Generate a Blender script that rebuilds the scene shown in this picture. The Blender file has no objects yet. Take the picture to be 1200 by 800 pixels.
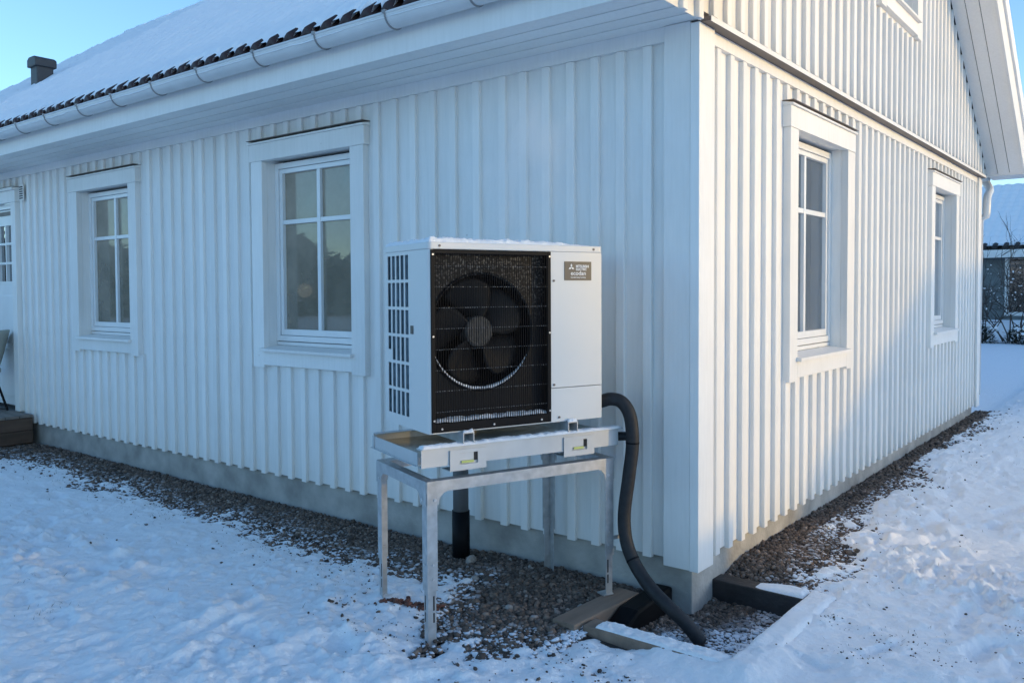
import bpy, bmesh, math, random
import numpy as np
from mathutils import Vector, Matrix

R = math.radians
random.seed(7)
RNG = np.random.default_rng(11)
SC = bpy.context.scene
COL = SC.collection

# ------------------------------------------------------------------ camera
cam_d = bpy.data.cameras.new('camera')
cam = bpy.data.objects.new('camera', cam_d)
COL.objects.link(cam)
SC.camera = cam
CAM = Vector((1.7310, -3.5616, 1.4916))
yaw, pit, rol = -0.66916, -0.033495, -0.0048637
fw = Vector((math.sin(yaw) * math.cos(pit), math.cos(yaw) * math.cos(pit), math.sin(pit)))
rt = fw.cross(Vector((0, 0, 1))).normalized()
up = rt.cross(fw)
rt2 = rt * math.cos(rol) + up * math.sin(rol)
up2 = -rt * math.sin(rol) + up * math.cos(rol)
m = Matrix((rt2, up2, -fw)).transposed().to_4x4()
m.translation = CAM
cam.matrix_world = m
cam_d.sensor_width = 36.0
cam_d.lens = 985.55 / 1200 * 36
cam_d.shift_y = -26.5 / 1200
cam_d.clip_start = 0.05
cam_d.clip_end = 2000

# ------------------------------------------------------------------ sky, sun, exposure
SUN_AZ, SUN_EL = R(25), R(5.4)          # azimuth from +x towards +y
w = bpy.data.worlds.new('World')
SC.world = w
w.use_nodes = True
nt = w.node_tree
bgn = nt.nodes['Background']
sky = nt.nodes.new('ShaderNodeTexSky')
sky.sky_type = 'NISHITA'
sky.sun_disc = False
sky.sun_elevation = SUN_EL
sky.sun_rotation = R(90) - SUN_AZ
sky.air_density = 0.78
sky.dust_density = 0.7
sky.ozone_density = 2.45
nt.links.new(sky.outputs[0], bgn.inputs[0])
bgn.inputs[1].default_value = 0.15
sl = bpy.data.lights.new('sun', 'SUN')
sun = bpy.data.objects.new('sun', sl)
COL.objects.link(sun)
sl.energy = 0.44
sl.angle = R(0.6)
sl.color = (1.0, 0.60, 0.08)
sdir = Vector((math.cos(SUN_EL) * math.cos(SUN_AZ), math.cos(SUN_EL) * math.sin(SUN_AZ), math.sin(SUN_EL)))
sun.rotation_euler = sdir.to_track_quat('Z', 'Y').to_euler()
sun.location = (30, 14, 12)
SC.view_settings.view_transform = 'Standard'
SC.view_settings.look = 'None'
SC.view_settings.exposure = 1.82
SC.view_settings.gamma = 1.0
SC.render.engine = 'CYCLES'
SC.cycles.volume_bounces = 6

# ------------------------------------------------------------------ materials
def nodes_of(mt):
    mt.use_nodes = True
    return mt.node_tree, mt.node_tree.nodes, mt.node_tree.links

def make_mat(name, col, rough=0.6, metal=0.0, var=0.06, vscale=6.0, bump=0.0, bscale=60.0, stretch=(1, 1, 1),
             col2=None, spec=0.5, detail=5.0):
    mt = bpy.data.materials.new(name)
    t, n, l = nodes_of(mt)
    b = n['Principled BSDF']
    b.inputs['Roughness'].default_value = rough
    b.inputs['Metallic'].default_value = metal
    b.inputs['Specular IOR Level'].default_value = spec
    tc = n.new('ShaderNodeTexCoord')
    mp = n.new('ShaderNodeMapping')
    mp.inputs['Scale'].default_value = stretch
    l.new(tc.outputs['Object'], mp.inputs['Vector'])
    nz = n.new('ShaderNodeTexNoise')
    nz.inputs['Scale'].default_value = vscale
    nz.inputs['Detail'].default_value = detail
    l.new(mp.outputs[0], nz.inputs['Vector'])
    rp = n.new('ShaderNodeValToRGB')
    c = Vector(col)
    c2 = Vector(col2) if col2 else c * (1 - var * 2)
    rp.color_ramp.elements[0].position = 0.32
    rp.color_ramp.elements[1].position = 0.68
    rp.color_ramp.elements[0].color = (*c2, 1)
    rp.color_ramp.elements[1].color = (*(c * (1 + (var if not col2 else 0))), 1)
    l.new(nz.outputs[0], rp.inputs[0])
    l.new(rp.outputs[0], b.inputs['Base Color'])
    if bump:
        bn = n.new('ShaderNodeTexNoise')
        bn.inputs['Scale'].default_value = bscale
        bn.inputs['Detail'].default_value = 4
        l.new(mp.outputs[0], bn.inputs['Vector'])
        bp = n.new('ShaderNodeBump')
        bp.inputs['Strength'].default_value = bump
        bp.inputs['Distance'].default_value = 0.01
        l.new(bn.outputs[0], bp.inputs['Height'])
        l.new(bp.outputs[0], b.inputs['Normal'])
    return mt

def paint_mat(name, col, seed):
    """painted timber: faint grain, knots, slight grime"""
    mt = bpy.data.materials.new(name)
    t, n, l = nodes_of(mt)
    b = n['Principled BSDF']
    b.inputs['Roughness'].default_value = 0.55
    b.inputs['Specular IOR Level'].default_value = 0.3
    tc = n.new('ShaderNodeTexCoord')
    mp = n.new('ShaderNodeMapping')
    mp.inputs['Scale'].default_value = (1, 1, 0.09)
    l.new(tc.outputs['Object'], mp.inputs['Vector'])
    g = n.new('ShaderNodeTexNoise'); g.inputs['Scale'].default_value = 55; g.inputs['Detail'].default_value = 6
    l.new(mp.outputs[0], g.inputs['Vector'])
    st = n.new('ShaderNodeTexNoise'); st.inputs['Scale'].default_value = 2.2; st.inputs['Detail'].default_value = 6
    l.new(tc.outputs['Object'], st.inputs['Vector'])
    r1 = n.new('ShaderNodeValToRGB')
    r1.color_ramp.elements[0].position = 0.25; r1.color_ramp.elements[0].color = (0.95, 0.95, 0.945, 1)
    r1.color_ramp.elements[1].position = 0.6; r1.color_ramp.elements[1].color = (1, 1, 1, 1)
    l.new(g.outputs[0], r1.inputs[0])
    r2 = n.new('ShaderNodeValToRGB')
    r2.color_ramp.elements[0].position = 0.3; r2.color_ramp.elements[0].color = (0.945, 0.945, 0.94, 1)
    r2.color_ramp.elements[1].position = 0.62; r2.color_ramp.elements[1].color = (1, 1, 1, 1)
    l.new(st.outputs[0], r2.inputs[0])
    # nail heads and small knots
    vk = n.new('ShaderNodeTexVoronoi'); vk.inputs['Scale'].default_value = 4.5
    l.new(tc.outputs['Object'], vk.inputs['Vector'])
    r3 = n.new('ShaderNodeValToRGB')
    r3.color_ramp.elements[0].position = 0.012; r3.color_ramp.elements[0].color = (0.72, 0.70, 0.67, 1)
    r3.color_ramp.elements[1].position = 0.03; r3.color_ramp.elements[1].color = (1, 1, 1, 1)
    l.new(vk.outputs['Distance'], r3.inputs[0])
    m1 = n.new('ShaderNodeMix'); m1.data_type = 'RGBA'; m1.blend_type = 'MULTIPLY'; m1.inputs['Factor'].default_value = 1
    m2 = n.new('ShaderNodeMix'); m2.data_type = 'RGBA'; m2.blend_type = 'MULTIPLY'; m2.inputs['Factor'].default_value = 1
    m3 = n.new('ShaderNodeMix'); m3.data_type = 'RGBA'; m3.blend_type = 'MULTIPLY'; m3.inputs['Factor'].default_value = 1
    oi = n.new('ShaderNodeObjectInfo')
    rv = n.new('ShaderNodeMapRange'); rv.inputs[3].default_value = 0.93; rv.inputs[4].default_value = 1.03
    l.new(oi.outputs['Random'], rv.inputs[0])
    vm = n.new('ShaderNodeVectorMath'); vm.operation = 'SCALE'; vm.inputs[0].default_value = col
    l.new(rv.outputs[0], vm.inputs['Scale']); l.new(vm.outputs[0], m1.inputs[6])
    l.new(r1.outputs[0], m1.inputs[7])
    l.new(m1.outputs[2], m2.inputs[6]); l.new(r2.outputs[0], m2.inputs[7])
    l.new(m2.outputs[2], m3.inputs[6]); l.new(r3.outputs[0], m3.inputs[7])
    l.new(m3.outputs[2], b.inputs['Base Color'])
    bp = n.new('ShaderNodeBump'); bp.inputs['Strength'].default_value = 0.18; bp.inputs['Distance'].default_value = 0.004
    l.new(g.outputs[0], bp.inputs['Height'])
    l.new(bp.outputs[0], b.inputs['Normal'])
    return mt

def snow_mat(name, scale=1.0, strength=0.5):
    mt = bpy.data.materials.new(name)
    t, n, l = nodes_of(mt)
    b = n['Principled BSDF']
    b.inputs['Roughness'].default_value = 0.75
    b.inputs['Specular IOR Level'].default_value = 0.25
    tc = n.new('ShaderNodeTexCoord')
    n1 = n.new('ShaderNodeTexNoise'); n1.inputs['Scale'].default_value = 26 * scale; n1.inputs['Detail'].default_value = 7
    n1.inputs['Roughness'].default_value = 0.62
    n2 = n.new('ShaderNodeTexNoise'); n2.inputs['Scale'].default_value = 260 * scale; n2.inputs['Detail'].default_value = 3
    l.new(tc.outputs['Object'], n1.inputs['Vector']); l.new(tc.outputs['Object'], n2.inputs['Vector'])
    ad = n.new('ShaderNodeMath'); ad.operation = 'MULTIPLY_ADD'; ad.inputs[1].default_value = 0.3
    l.new(n2.outputs[0], ad.inputs[0]); l.new(n1.outputs[0], ad.inputs[2])
    bp = n.new('ShaderNodeBump'); bp.inputs['Strength'].default_value = strength; bp.inputs['Distance'].default_value = 0.022
    l.new(ad.outputs[0], bp.inputs['Height']); l.new(bp.outputs[0], b.inputs['Normal'])
    rp = n.new('ShaderNodeValToRGB')
    rp.color_ramp.elements[0].position = 0.25; rp.color_ramp.elements[0].color = (0.90, 0.915, 0.935, 1)
    rp.color_ramp.elements[1].position = 0.6; rp.color_ramp.elements[1].color = (0.955, 0.96, 0.965, 1)
    l.new(n1.outputs[0], rp.inputs[0]); l.new(rp.outputs[0], b.inputs['Base Color'])
    return mt

def glass_mat(name, tint=(0.75, 0.8, 0.8), refl=1.0, fog=0.0, fogcol=(0.3, 0.3, 0.28)):
    mt = bpy.data.materials.new(name)
    t, n, l = nodes_of(mt)
    for x in list(n):
        if x.type != 'OUTPUT_MATERIAL': n.remove(x)
    out = [x for x in n if x.type == 'OUTPUT_MATERIAL'][0]
    tr = n.new('ShaderNodeBsdfTransparent'); tr.inputs[0].default_value = (*tint, 1)
    gl = n.new('ShaderNodeBsdfGlossy'); gl.inputs['Roughness'].default_value = 0.015
    gl.inputs[0].default_value = (0.95, 0.97, 1.0, 1)
    fr = n.new('ShaderNodeFresnel'); fr.inputs[0].default_value = 1.75
    mu = n.new('ShaderNodeMath'); mu.operation = 'MULTIPLY'; mu.inputs[1].default_value = refl; mu.use_clamp = True
    l.new(fr.outputs[0], mu.inputs[0])
    body = tr
    if fog:
        df = n.new('ShaderNodeBsdfDiffuse'); df.inputs[0].default_value = (*fogcol, 1)
        tc = n.new('ShaderNodeTexCoord')
        nz = n.new('ShaderNodeTexNoise'); nz.inputs['Scale'].default_value = 3.0; nz.inputs['Detail'].default_value = 4
        l.new(tc.outputs['Object'], nz.inputs['Vector'])
        rg = n.new('ShaderNodeMapRange'); rg.inputs[1].default_value = 0.35; rg.inputs[2].default_value = 0.7
        rg.inputs[3].default_value = fog * 0.5; rg.inputs[4].default_value = fog
        l.new(nz.outputs[0], rg.inputs[0])
        se = n.new('ShaderNodeSeparateXYZ'); l.new(tc.outputs['Object'], se.inputs[0])
        gz = n.new('ShaderNodeMapRange'); gz.inputs[1].default_value = 1.25; gz.inputs[2].default_value = 2.2; gz.inputs[3].default_value = 0.5; gz.inputs[4].default_value = 1.0  # mist thins downwards: reflected sky over dark trees put into the colour
        l.new(se.outputs[2], gz.inputs[0])
        fm = n.new('ShaderNodeMath'); fm.operation = 'MULTIPLY'; l.new(rg.outputs[0], fm.inputs[0]); l.new(gz.outputs[0], fm.inputs[1])
        mx0 = n.new('ShaderNodeMixShader')
        l.new(fm.outputs[0], mx0.inputs[0]); l.new(tr.outputs[0], mx0.inputs[1]); l.new(df.outputs[0], mx0.inputs[2])
        body = mx0
    mx = n.new('ShaderNodeMixShader')
    l.new(mu.outputs[0], mx.inputs[0]); l.new(body.outputs[0], mx.inputs[1]); l.new(gl.outputs[0], mx.inputs[2])
    l.new(mx.outputs[0], out.inputs[0])
    return mt

def frost_mat(name, base, scale, lo, hi, rough=0.5, frost=(0.75, 0.78, 0.82), metal=0.0, zfade=None):
    """dark surface speckled with frost crystals"""
    mt = make_mat(name, base, rough, metal, var=0.1, spec=0.25)
    t, n, l = nodes_of(mt)
    b = n['Principled BSDF']
    src = b.inputs['Base Color'].links[0].from_socket
    tc = n.new('ShaderNodeTexCoord')
    nz = n.new('ShaderNodeTexNoise'); nz.inputs['Scale'].default_value = scale; nz.inputs['Detail'].default_value = 3
    l.new(tc.outputs['Object'], nz.inputs['Vector'])
    rg = n.new('ShaderNodeMapRange'); rg.inputs[1].default_value = lo; rg.inputs[2].default_value = hi
    l.new(nz.outputs[0], rg.inputs[0])
    mx = n.new('ShaderNodeMix'); mx.data_type = 'RGBA'
    fac = rg.outputs[0]
    if zfade:
        se = n.new('ShaderNodeSeparateXYZ'); l.new(tc.outputs['Object'], se.inputs[0])
        gz = n.new('ShaderNodeMapRange'); gz.inputs[1].default_value = zfade[0]; gz.inputs[2].default_value = zfade[1]; gz.inputs[3].default_value = 0.0; gz.inputs[4].default_value = 1.0
        l.new(se.outputs[2], gz.inputs[0])
        fm = n.new('ShaderNodeMath'); fm.operation = 'MULTIPLY'; l.new(fac, fm.inputs[0]); l.new(gz.outputs[0], fm.inputs[1]); fac = fm.outputs[0]
    l.new(fac, mx.inputs['Factor']); l.new(src, mx.inputs[6]); mx.inputs[7].default_value = (*frost, 1)
    l.new(mx.outputs[2], b.inputs['Base Color'])
    return mt

def stone_mat(name):
    mt = bpy.data.materials.new(name)
    t, n, l = nodes_of(mt)
    b = n['Principled BSDF']; b.inputs['Roughness'].default_value = 0.85
    b.inputs['Specular IOR Level'].default_value = 0.2
    at = n.new('ShaderNodeAttribute'); at.attribute_name = 'tone'
    sn = n.new('ShaderNodeAttribute'); sn.attribute_name = 'snow'
    rp = n.new('ShaderNodeValToRGB')
    e = rp.color_ramp.elements
    e[0].position = 0; e[0].color = (0.07, 0.06, 0.056, 1)
    e[1].position = 1; e[1].color = (0.5, 0.45, 0.41, 1)
    x = e.new(0.35); x.color = (0.20, 0.155, 0.125, 1)
    x = e.new(0.7); x.color = (0.33, 0.235, 0.18, 1)
    x = e.new(0.9); x.color = (0.48, 0.38, 0.31, 1)
    l.new(at.outputs['Fac'], rp.inputs[0])
    tc = n.new('ShaderNodeTexCoord')
    nz = n.new('ShaderNodeTexNoise'); nz.inputs['Scale'].default_value = 90; nz.inputs['Detail'].default_value = 4
    l.new(tc.outputs['Object'], nz.inputs['Vector'])
    mu = n.new('ShaderNodeMix'); mu.data_type = 'RGBA'; mu.blend_type = 'MULTIPLY'; mu.inputs['Factor'].default_value = 0.7
    l.new(rp.outputs[0], mu.inputs[6]); l.new(nz.outputs[0], mu.inputs[7])
    ge = n.new('ShaderNodeNewGeometry'); se = n.new('ShaderNodeSeparateXYZ')
    l.new(ge.outputs['Normal'], se.inputs[0])
    rg = n.new('ShaderNodeMapRange'); rg.inputs[1].default_value = 0.35; rg.inputs[2].default_value = 0.75
    l.new(se.outputs[2], rg.inputs[0])
    mm = n.new('ShaderNodeMath'); mm.operation = 'MULTIPLY'
    l.new(rg.outputs[0], mm.inputs[0]); l.new(sn.outputs['Fac'], mm.inputs[1])
    m2 = n.new('ShaderNodeMix'); m2.data_type = 'RGBA'
    l.new(mm.outputs[0], m2.inputs['Factor']); l.new(mu.outputs[2], m2.inputs[6]); m2.inputs[7].default_value = (0.8, 0.83, 0.88, 1)
    l.new(m2.outputs[2], b.inputs['Base Color'])
    return mt

M = {}
M['paint'] = paint_mat('white_paint', (0.89, 0.87, 0.835), 1)
M['board'] = paint_mat('white_board_shaded', (0.855, 0.84, 0.81), 3)  # darker than the battens: shade between battens put into the colour
M['trim'] = paint_mat('white_trim_paint', (0.88, 0.86, 0.825), 2)
M['frame'] = make_mat('window_frame_paint', (0.82, 0.82, 0.81), 0.35, var=0.02)
M['concrete'] = make_mat('foundation_concrete', (0.43, 0.415, 0.385), 0.9, var=0.16, vscale=5.5, bump=0.35, bscale=45, detail=8)
M['snow'] = snow_mat('snow', 1.0, 0.7)
M['roofsnow'] = snow_mat('roof_snow', 0.35, 0.35)
M['tile'] = make_mat('dark_red_roof_tile', (0.040, 0.017, 0.016), 0.7, var=0.2, vscale=30, bump=0.3)
M['tiledark'] = make_mat('dark_roof_tile', (0.035, 0.033, 0.036), 0.7, var=0.2, vscale=30, bump=0.3)
M['gutter'] = make_mat('white_gutter_metal', (0.72, 0.72, 0.71), 0.35, var=0.03)
M['bracket'] = make_mat('bracket_metal', (0.30, 0.30, 0.30), 0.5, var=0.1)
M['pipegrey'] = make_mat('grey_pipe_plastic', (0.16, 0.165, 0.17), 0.5, var=0.05)
M['flash'] = make_mat('brown_flashing', (0.16, 0.13, 0.115), 0.5, var=0.1)
M['black'] = make_mat('black_plastic', (0.006, 0.0065, 0.008), 0.5, var=0.1, spec=0.12)
M['rubber'] = make_mat('black_foam_insulation', (0.014, 0.014, 0.016), 0.62, var=0.2, vscale=40, bump=0.15, bscale=120)
M['cab'] = make_mat('cabinet_enamel', (0.68, 0.67, 0.645), 0.42, var=0.015, vscale=2, bump=0.02, bscale=300)
M['galv'] = make_mat('galvanised_steel', (0.50, 0.51, 0.515), 0.42, 0.55, var=0.10, vscale=22, bump=0.04, bscale=90, detail=8)
M['galv2'] = make_mat('powder_grey_steel', (0.55, 0.56, 0.56), 0.45, 0.25, var=0.04, vscale=8)
M['tray'] = make_mat('stainless_tray', (0.48, 0.45, 0.40), 0.22, 0.9, var=0.12, vscale=7)
M['wood'] = make_mat('brown_plank', (0.26, 0.185, 0.135), 0.8, var=0.15, vscale=14, bump=0.3, bscale=60, stretch=(1, 0.15, 1))
M['darkwood'] = make_mat('dark_stained_deck', (0.12, 0.075, 0.052), 0.75, var=0.2, vscale=12, bump=0.3, bscale=50, stretch=(1, 0.12, 1))
M['deckgrey'] = make_mat('weathered_deck_top', (0.20, 0.175, 0.155), 0.8, var=0.15, vscale=12, bump=0.3, bscale=50, stretch=(0.12, 1, 1))
M['wetwood'] = make_mat('black_tarred_timber', (0.028, 0.025, 0.026), 0.6, var=0.2, vscale=12, bump=0.3, bscale=50)
M['soil'] = make_mat('dark_gravel_soil', (0.055, 0.048, 0.044), 0.95, var=0.25, vscale=60, bump=0.6, bscale=140)
M['stone'] = stone_mat('gravel_stone')
M['glassS'] = glass_mat('window_glass_mist_reflection', (0.75, 0.78, 0.76), 0.35, 0.85, (0.50, 0.43, 0.34))
M['glassE'] = glass_mat('window_glass', (0.5, 0.53, 0.52), 2.0)
M['blind'] = make_mat('beige_blind', (0.45, 0.42, 0.36), 0.9, var=0.05)
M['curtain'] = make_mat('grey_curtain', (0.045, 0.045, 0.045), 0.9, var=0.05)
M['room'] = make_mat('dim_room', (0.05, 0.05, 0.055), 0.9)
M['grille'] = make_mat('black_wire', (0.006, 0.0065, 0.008), 0.55, var=0.2, vscale=90, spec=0.1)
M['grillefrost'] = frost_mat('frosted_wire', (0.02, 0.02, 0.02), 260, 0.48, 0.66, frost=(0.42, 0.43, 0.44))
M['shroud'] = frost_mat('frost_speckled_shroud', (0.006, 0.007, 0.010), 95, 0.50, 0.78, 0.5, (0.30, 0.28, 0.25), zfade=(0.42, 0.72))
M['fan'] = make_mat('charcoal_fan_plastic', (0.013, 0.0135, 0.015), 0.5, var=0.15, spec=0.2)
M['hub'] = make_mat('fan_hub_plastic', (0.11, 0.103, 0.094), 0.6, var=0.15, vscale=40, spec=0.25)
M['coil'] = make_mat('aluminium_coil', (0.20, 0.27, 0.32), 0.6, 0.1, var=0.2, vscale=30)
M['plate'] = make_mat('bronze_label_plate', (0.085, 0.075, 0.066), 0.45, var=0.03)
M['print'] = make_mat('white_print', (0.82, 0.81, 0.79), 0.5, var=0.01)
M['screw'] = make_mat('screw_metal', (0.6, 0.6, 0.6), 0.35, 0.6)
M['hole'] = make_mat('dark_hole', (0.02, 0.02, 0.022), 0.8)
M['slate'] = make_mat('slate_blue_cladding', (0.17, 0.19, 0.19), 0.8, var=0.1)
M['bark'] = make_mat('grey_brown_bark', (0.10, 0.082, 0.07), 0.9, var=0.3, vscale=30, bump=0.3)
M['needle'] = make_mat('dark_evergreen', (0.03, 0.045, 0.03), 0.9, var=0.4, vscale=20)
M['shell'] = make_mat('pale_olive_shell', (0.45, 0.46, 0.40), 0.6, var=0.04)
M['yellow'] = make_mat('yellow_level_vial', (0.58, 0.62, 0.18), 0.3)
M['vent'] = make_mat('roof_vent_metal', (0.045, 0.047, 0.05), 0.55, var=0.1)
M['grass'] = make_mat('frosted_grass', (0.085, 0.08, 0.045), 0.9, var=0.3, vscale=60)
M['lamp'] = make_mat('opal_lamp_globe', (0.85, 0.78, 0.68), 0.4, var=0.01)
M['lamp'].node_tree.nodes['Principled BSDF'].inputs['Emission Color'].default_value = (1, .72, .45, 1)
M['lamp'].node_tree.nodes['Principled BSDF'].inputs['Emission Strength'].default_value = 0.06
M['red'] = make_mat('red_brown_stone', (0.16, 0.07, 0.05), 0.9, var=0.2, vscale=40)

# ------------------------------------------------------------------ mesh helpers
def mesh_from(name, v, f, smooth=False):
    me = bpy.data.meshes.new(name)
    me.from_pydata([tuple(p) for p in v], [], [tuple(q) for q in f])
    me.update()
    if smooth:
        me.polygons.foreach_set('use_smooth', [True] * len(me.polygons))
    return me

def link(name, me, mat, parent=None):
    o = bpy.data.objects.new(name, me)
    COL.objects.link(o)
    if mat is not None and me is not None and len(me.materials) == 0:
        me.materials.append(M[mat])
    if parent: o.parent = parent
    return o

class MB:
    """collects shapes of ONE part"""
    def __init__(s, xf=None): s.v = []; s.f = []; s.xf = xf
    def add(s, v, f):
        k = len(s.v)
        s.v += [s.xf(*p) if s.xf else tuple(p) for p in v]
        s.f += [tuple(i + k for i in q) for q in f]
        return s
    def box(s, x0, x1, y0, y1, z0, z1):
        v = [(x0, y0, z0), (x1, y0, z0), (x1, y1, z0), (x0, y1, z0), (x0, y0, z1), (x1, y0, z1), (x1, y1, z1), (x0, y1, z1)]
        f = [(3, 2, 1, 0), (4, 5, 6, 7), (0, 1, 5, 4), (1, 2, 6, 5), (2, 3, 7, 6), (3, 0, 4, 7)]
        return s.add(v, f)
    def prism(s, poly, axis, a, b):
        """poly of 2-D points extruded along axis ('x','y','z') from a to b"""
        n = len(poly); v = []
        for t in (a, b):
            for (p, q) in poly:
                v.append({'x': (t, p, q), 'y': (p, t, q), 'z': (p, q, t)}[axis])
        f = [tuple(range(n - 1, -1, -1)), tuple(range(n, 2 * n))]
        for i in range(n):
            j = (i + 1) % n
            f.append((i, j, n + j, n + i))
        return s.add(v, f)
    def tube(s, pts, rad, seg=12, cap=True):
        pts = [Vector(p) for p in pts]
        rr = rad if isinstance(rad, (list, tuple)) else [rad] * len(pts)
        v = []; f = []
        d0 = (pts[1] - pts[0]).normalized()
        ref = Vector((0, 0, 1)) if abs(d0.z) < 0.9 else Vector((1, 0, 0))
        nx = d0.cross(ref).normalized()
        for i, p in enumerate(pts):
            d = (pts[min(i + 1, len(pts) - 1)] - pts[max(i - 1, 0)]).normalized()
            nx = (nx - d * nx.dot(d)).normalized()
            ny = d.cross(nx)
            for k in range(seg):
                a = 2 * math.pi * k / seg
                v.append(p + (nx * math.cos(a) + ny * math.sin(a)) * rr[i])
        for i in range(len(pts) - 1):
            for k in range(seg):
                k2 = (k + 1) % seg
                f.append((i * seg + k, i * seg + k2, (i + 1) * seg + k2, (i + 1) * seg + k))
        if cap:
            f.append(tuple(range(seg - 1, -1, -1)))
            f.append(tuple((len(pts) - 1) * seg + k for k in range(seg)))
        return s.add([tuple(p) for p in v], f)
    def disc(s, c, rad, axis, th, seg=14):
        """flat cylinder centred at c along axis"""
        v = []; ax = 'xyz'.index(axis); o = [i for i in range(3) if i != ax]
        for t in (-th / 2, th / 2):
            for k in range(seg):
                a = 2 * math.pi * k / seg; p = list(c)
                p[ax] += t; p[o[0]] += rad * math.cos(a); p[o[1]] += rad * math.sin(a)
                v.append(tuple(p))
        f = [tuple(range(seg - 1, -1, -1)), tuple(range(seg, 2 * seg))]
        f += [(k, (k + 1) % seg, seg + (k + 1) % seg, seg + k) for k in range(seg)]
        return s.add(v, f)
    def build(s, name, mat, parent=None, smooth=False, bevel=0.0, kind=None, auto=False):
        bm = bmesh.new()
        vs = [bm.verts.new(p) for p in s.v]
        for q in s.f:
            try: bm.faces.new([vs[i] for i in q])
            except ValueError: pass
        bmesh.ops.recalc_face_normals(bm, faces=bm.faces[:])
        if bevel:
            ed = [e for e in bm.edges if len(e.link_faces) == 2 and e.calc_face_angle(0) > 0.6]
            bmesh.ops.bevel(bm, geom=ed, offset=bevel, segments=2, affect='EDGES', profile=0.6, clamp_overlap=True)
        me = bpy.data.meshes.new(name)
        bm.to_mesh(me); bm.free()
        if smooth: me.polygons.foreach_set('use_smooth', [True] * len(me.polygons))
        o = link(name, me, mat, parent)
        if kind: o['kind'] = kind
        return o

def empty(name, loc=(0, 0, 0), rz=0.0, label=None, cat=None, group=None):
    o = bpy.data.objects.new(name, None)
    COL.objects.link(o)
    o.location = loc; o.rotation_euler = (0, 0, rz)
    o.empty_display_size = 0.1
    if label: tag(o, label, cat, group)
    return o

def tag(o, label, cat, group=None, kind=None):
    o['label'] = label; o['category'] = cat
    if group: o['group'] = group
    if kind: o['kind'] = kind
    return o

def crom(pts, n=8):
    P = [Vector(p) for p in pts]; P = [P[0] * 2 - P[1]] + P + [P[-1] * 2 - P[-2]]
    out = []
    for i in range(1, len(P) - 2):
        for k in range(n):
            t = k / n
            a, b, c, d = P[i - 1], P[i], P[i + 1], P[i + 2]
            out.append(0.5 * ((2 * b) + (c - a) * t + (2 * a - 5 * b + 4 * c - d) * t * t + (3 * b - a - 3 * c + d) * t ** 3))
    out.append(P[-2])
    return out

# numpy value noise
def _hash(ix, iy, seed):
    h = (ix.astype(np.int64) * 374761393 + iy.astype(np.int64) * 668265263 + seed * 982451653) & 0xFFFFFFFF
    h = ((h ^ (h >> 13)) * 1274126177) & 0xFFFFFFFF
    return ((h ^ (h >> 16)) & 0xFFFF) / 65535.0
def vnoise(x, y, seed=0):
    ix = np.floor(x); iy = np.floor(y); fx = x - ix; fy = y - iy
    fx = fx * fx * fx * (fx * (fx * 6 - 15) + 10); fy = fy * fy * fy * (fy * (fy * 6 - 15) + 10)
    a = _hash(ix, iy, seed); b = _hash(ix + 1, iy, seed); c = _hash(ix, iy + 1, seed); d = _hash(ix + 1, iy + 1, seed)
    return (a * (1 - fx) + b * fx) * (1 - fy) + (c * (1 - fx) + d * fx) * fy
def fbm(x, y, oct=4, seed=0, rough=0.5):
    s = 0; a = 1; t = 0
    for o in range(oct):
        s = s + a * vnoise(x * 2 ** o + 17.3 * o, y * 2 ** o - 9.1 * o, seed + o); t += a; a *= rough
    return s / t
def sstep(a, b, x):
    t = np.clip((x - a) / (b - a), 0, 1); return t * t * (3 - 2 * t)

# ================================================================== GROUND
def base_h(x, y):
    """ground level under snow and gravel"""
    g = 0.085 * sstep(1.0, 0.15, x) * sstep(0.1, 0.7, y)
    s = 0.045 * np.exp(-(((x + 0.75) / 0.9) ** 2 + ((y + 0.6) / 0.9) ** 2))
    pit = 0.065 * sstep(-0.30, -0.26, x) * sstep(0.46, 0.40, x) * sstep(-0.56, -0.51, y) * sstep(0.33, 0.28, y)
    return g + s - pit + 0.012 * (fbm(x * 1.3, y * 1.3, 3, 5) - 0.5)

def cover(x, y):
    """snow depth over the ground (negative = bare gravel)"""
    n1 = fbm(x * 3.1, y * 3.1, 5, 21, 0.6) - 0.5
    n2 = fbm(x * 13, y * 13, 3, 31, 0.6) - 0.5
    dl = np.where(x < 0.1, -y, 9.0)                      # distance in front of the long wall
    edge_l = 0.31 + 0.0 * x
    # under the stand the bare patch bulges out
    edge_l = edge_l + 0.50 * np.exp(-((x + 0.50) / 0.40) ** 4) + 0.10 * np.exp(-((x + 1.3) / 0.5) ** 2)
    dg = np.where(y > 0.3, x, 9.0)
    edge_g = 0.10 + 0.12 * np.exp(-((y - 0.6) / 0.8) ** 2) - 0.13 * sstep(1.5, 4.5, y)
    d = np.minimum(dl - edge_l, dg - edge_g)
    c = sstep(-0.25, 0.52, d + 0.44 * n1 + 0.30 * n2) * 0.078 - 0.034
    c = c - 0.022 * sstep(-0.25, 0.0, x) * sstep(0.75, 0.5, x) * sstep(-0.95, -0.75, y) * sstep(-0.4, -0.55, y)
    inpit = (x > -0.28) & (x < 0.43) & (y > -0.54) & (y < 0.31)
    cp = -0.05 + 0.060 * sstep(-0.12, 0.25, x * 0.8 - y * 0.5 - 0.10 + 0.3 * n1 + .2 * n2)
    return np.where(inpit, cp, c)

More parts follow.
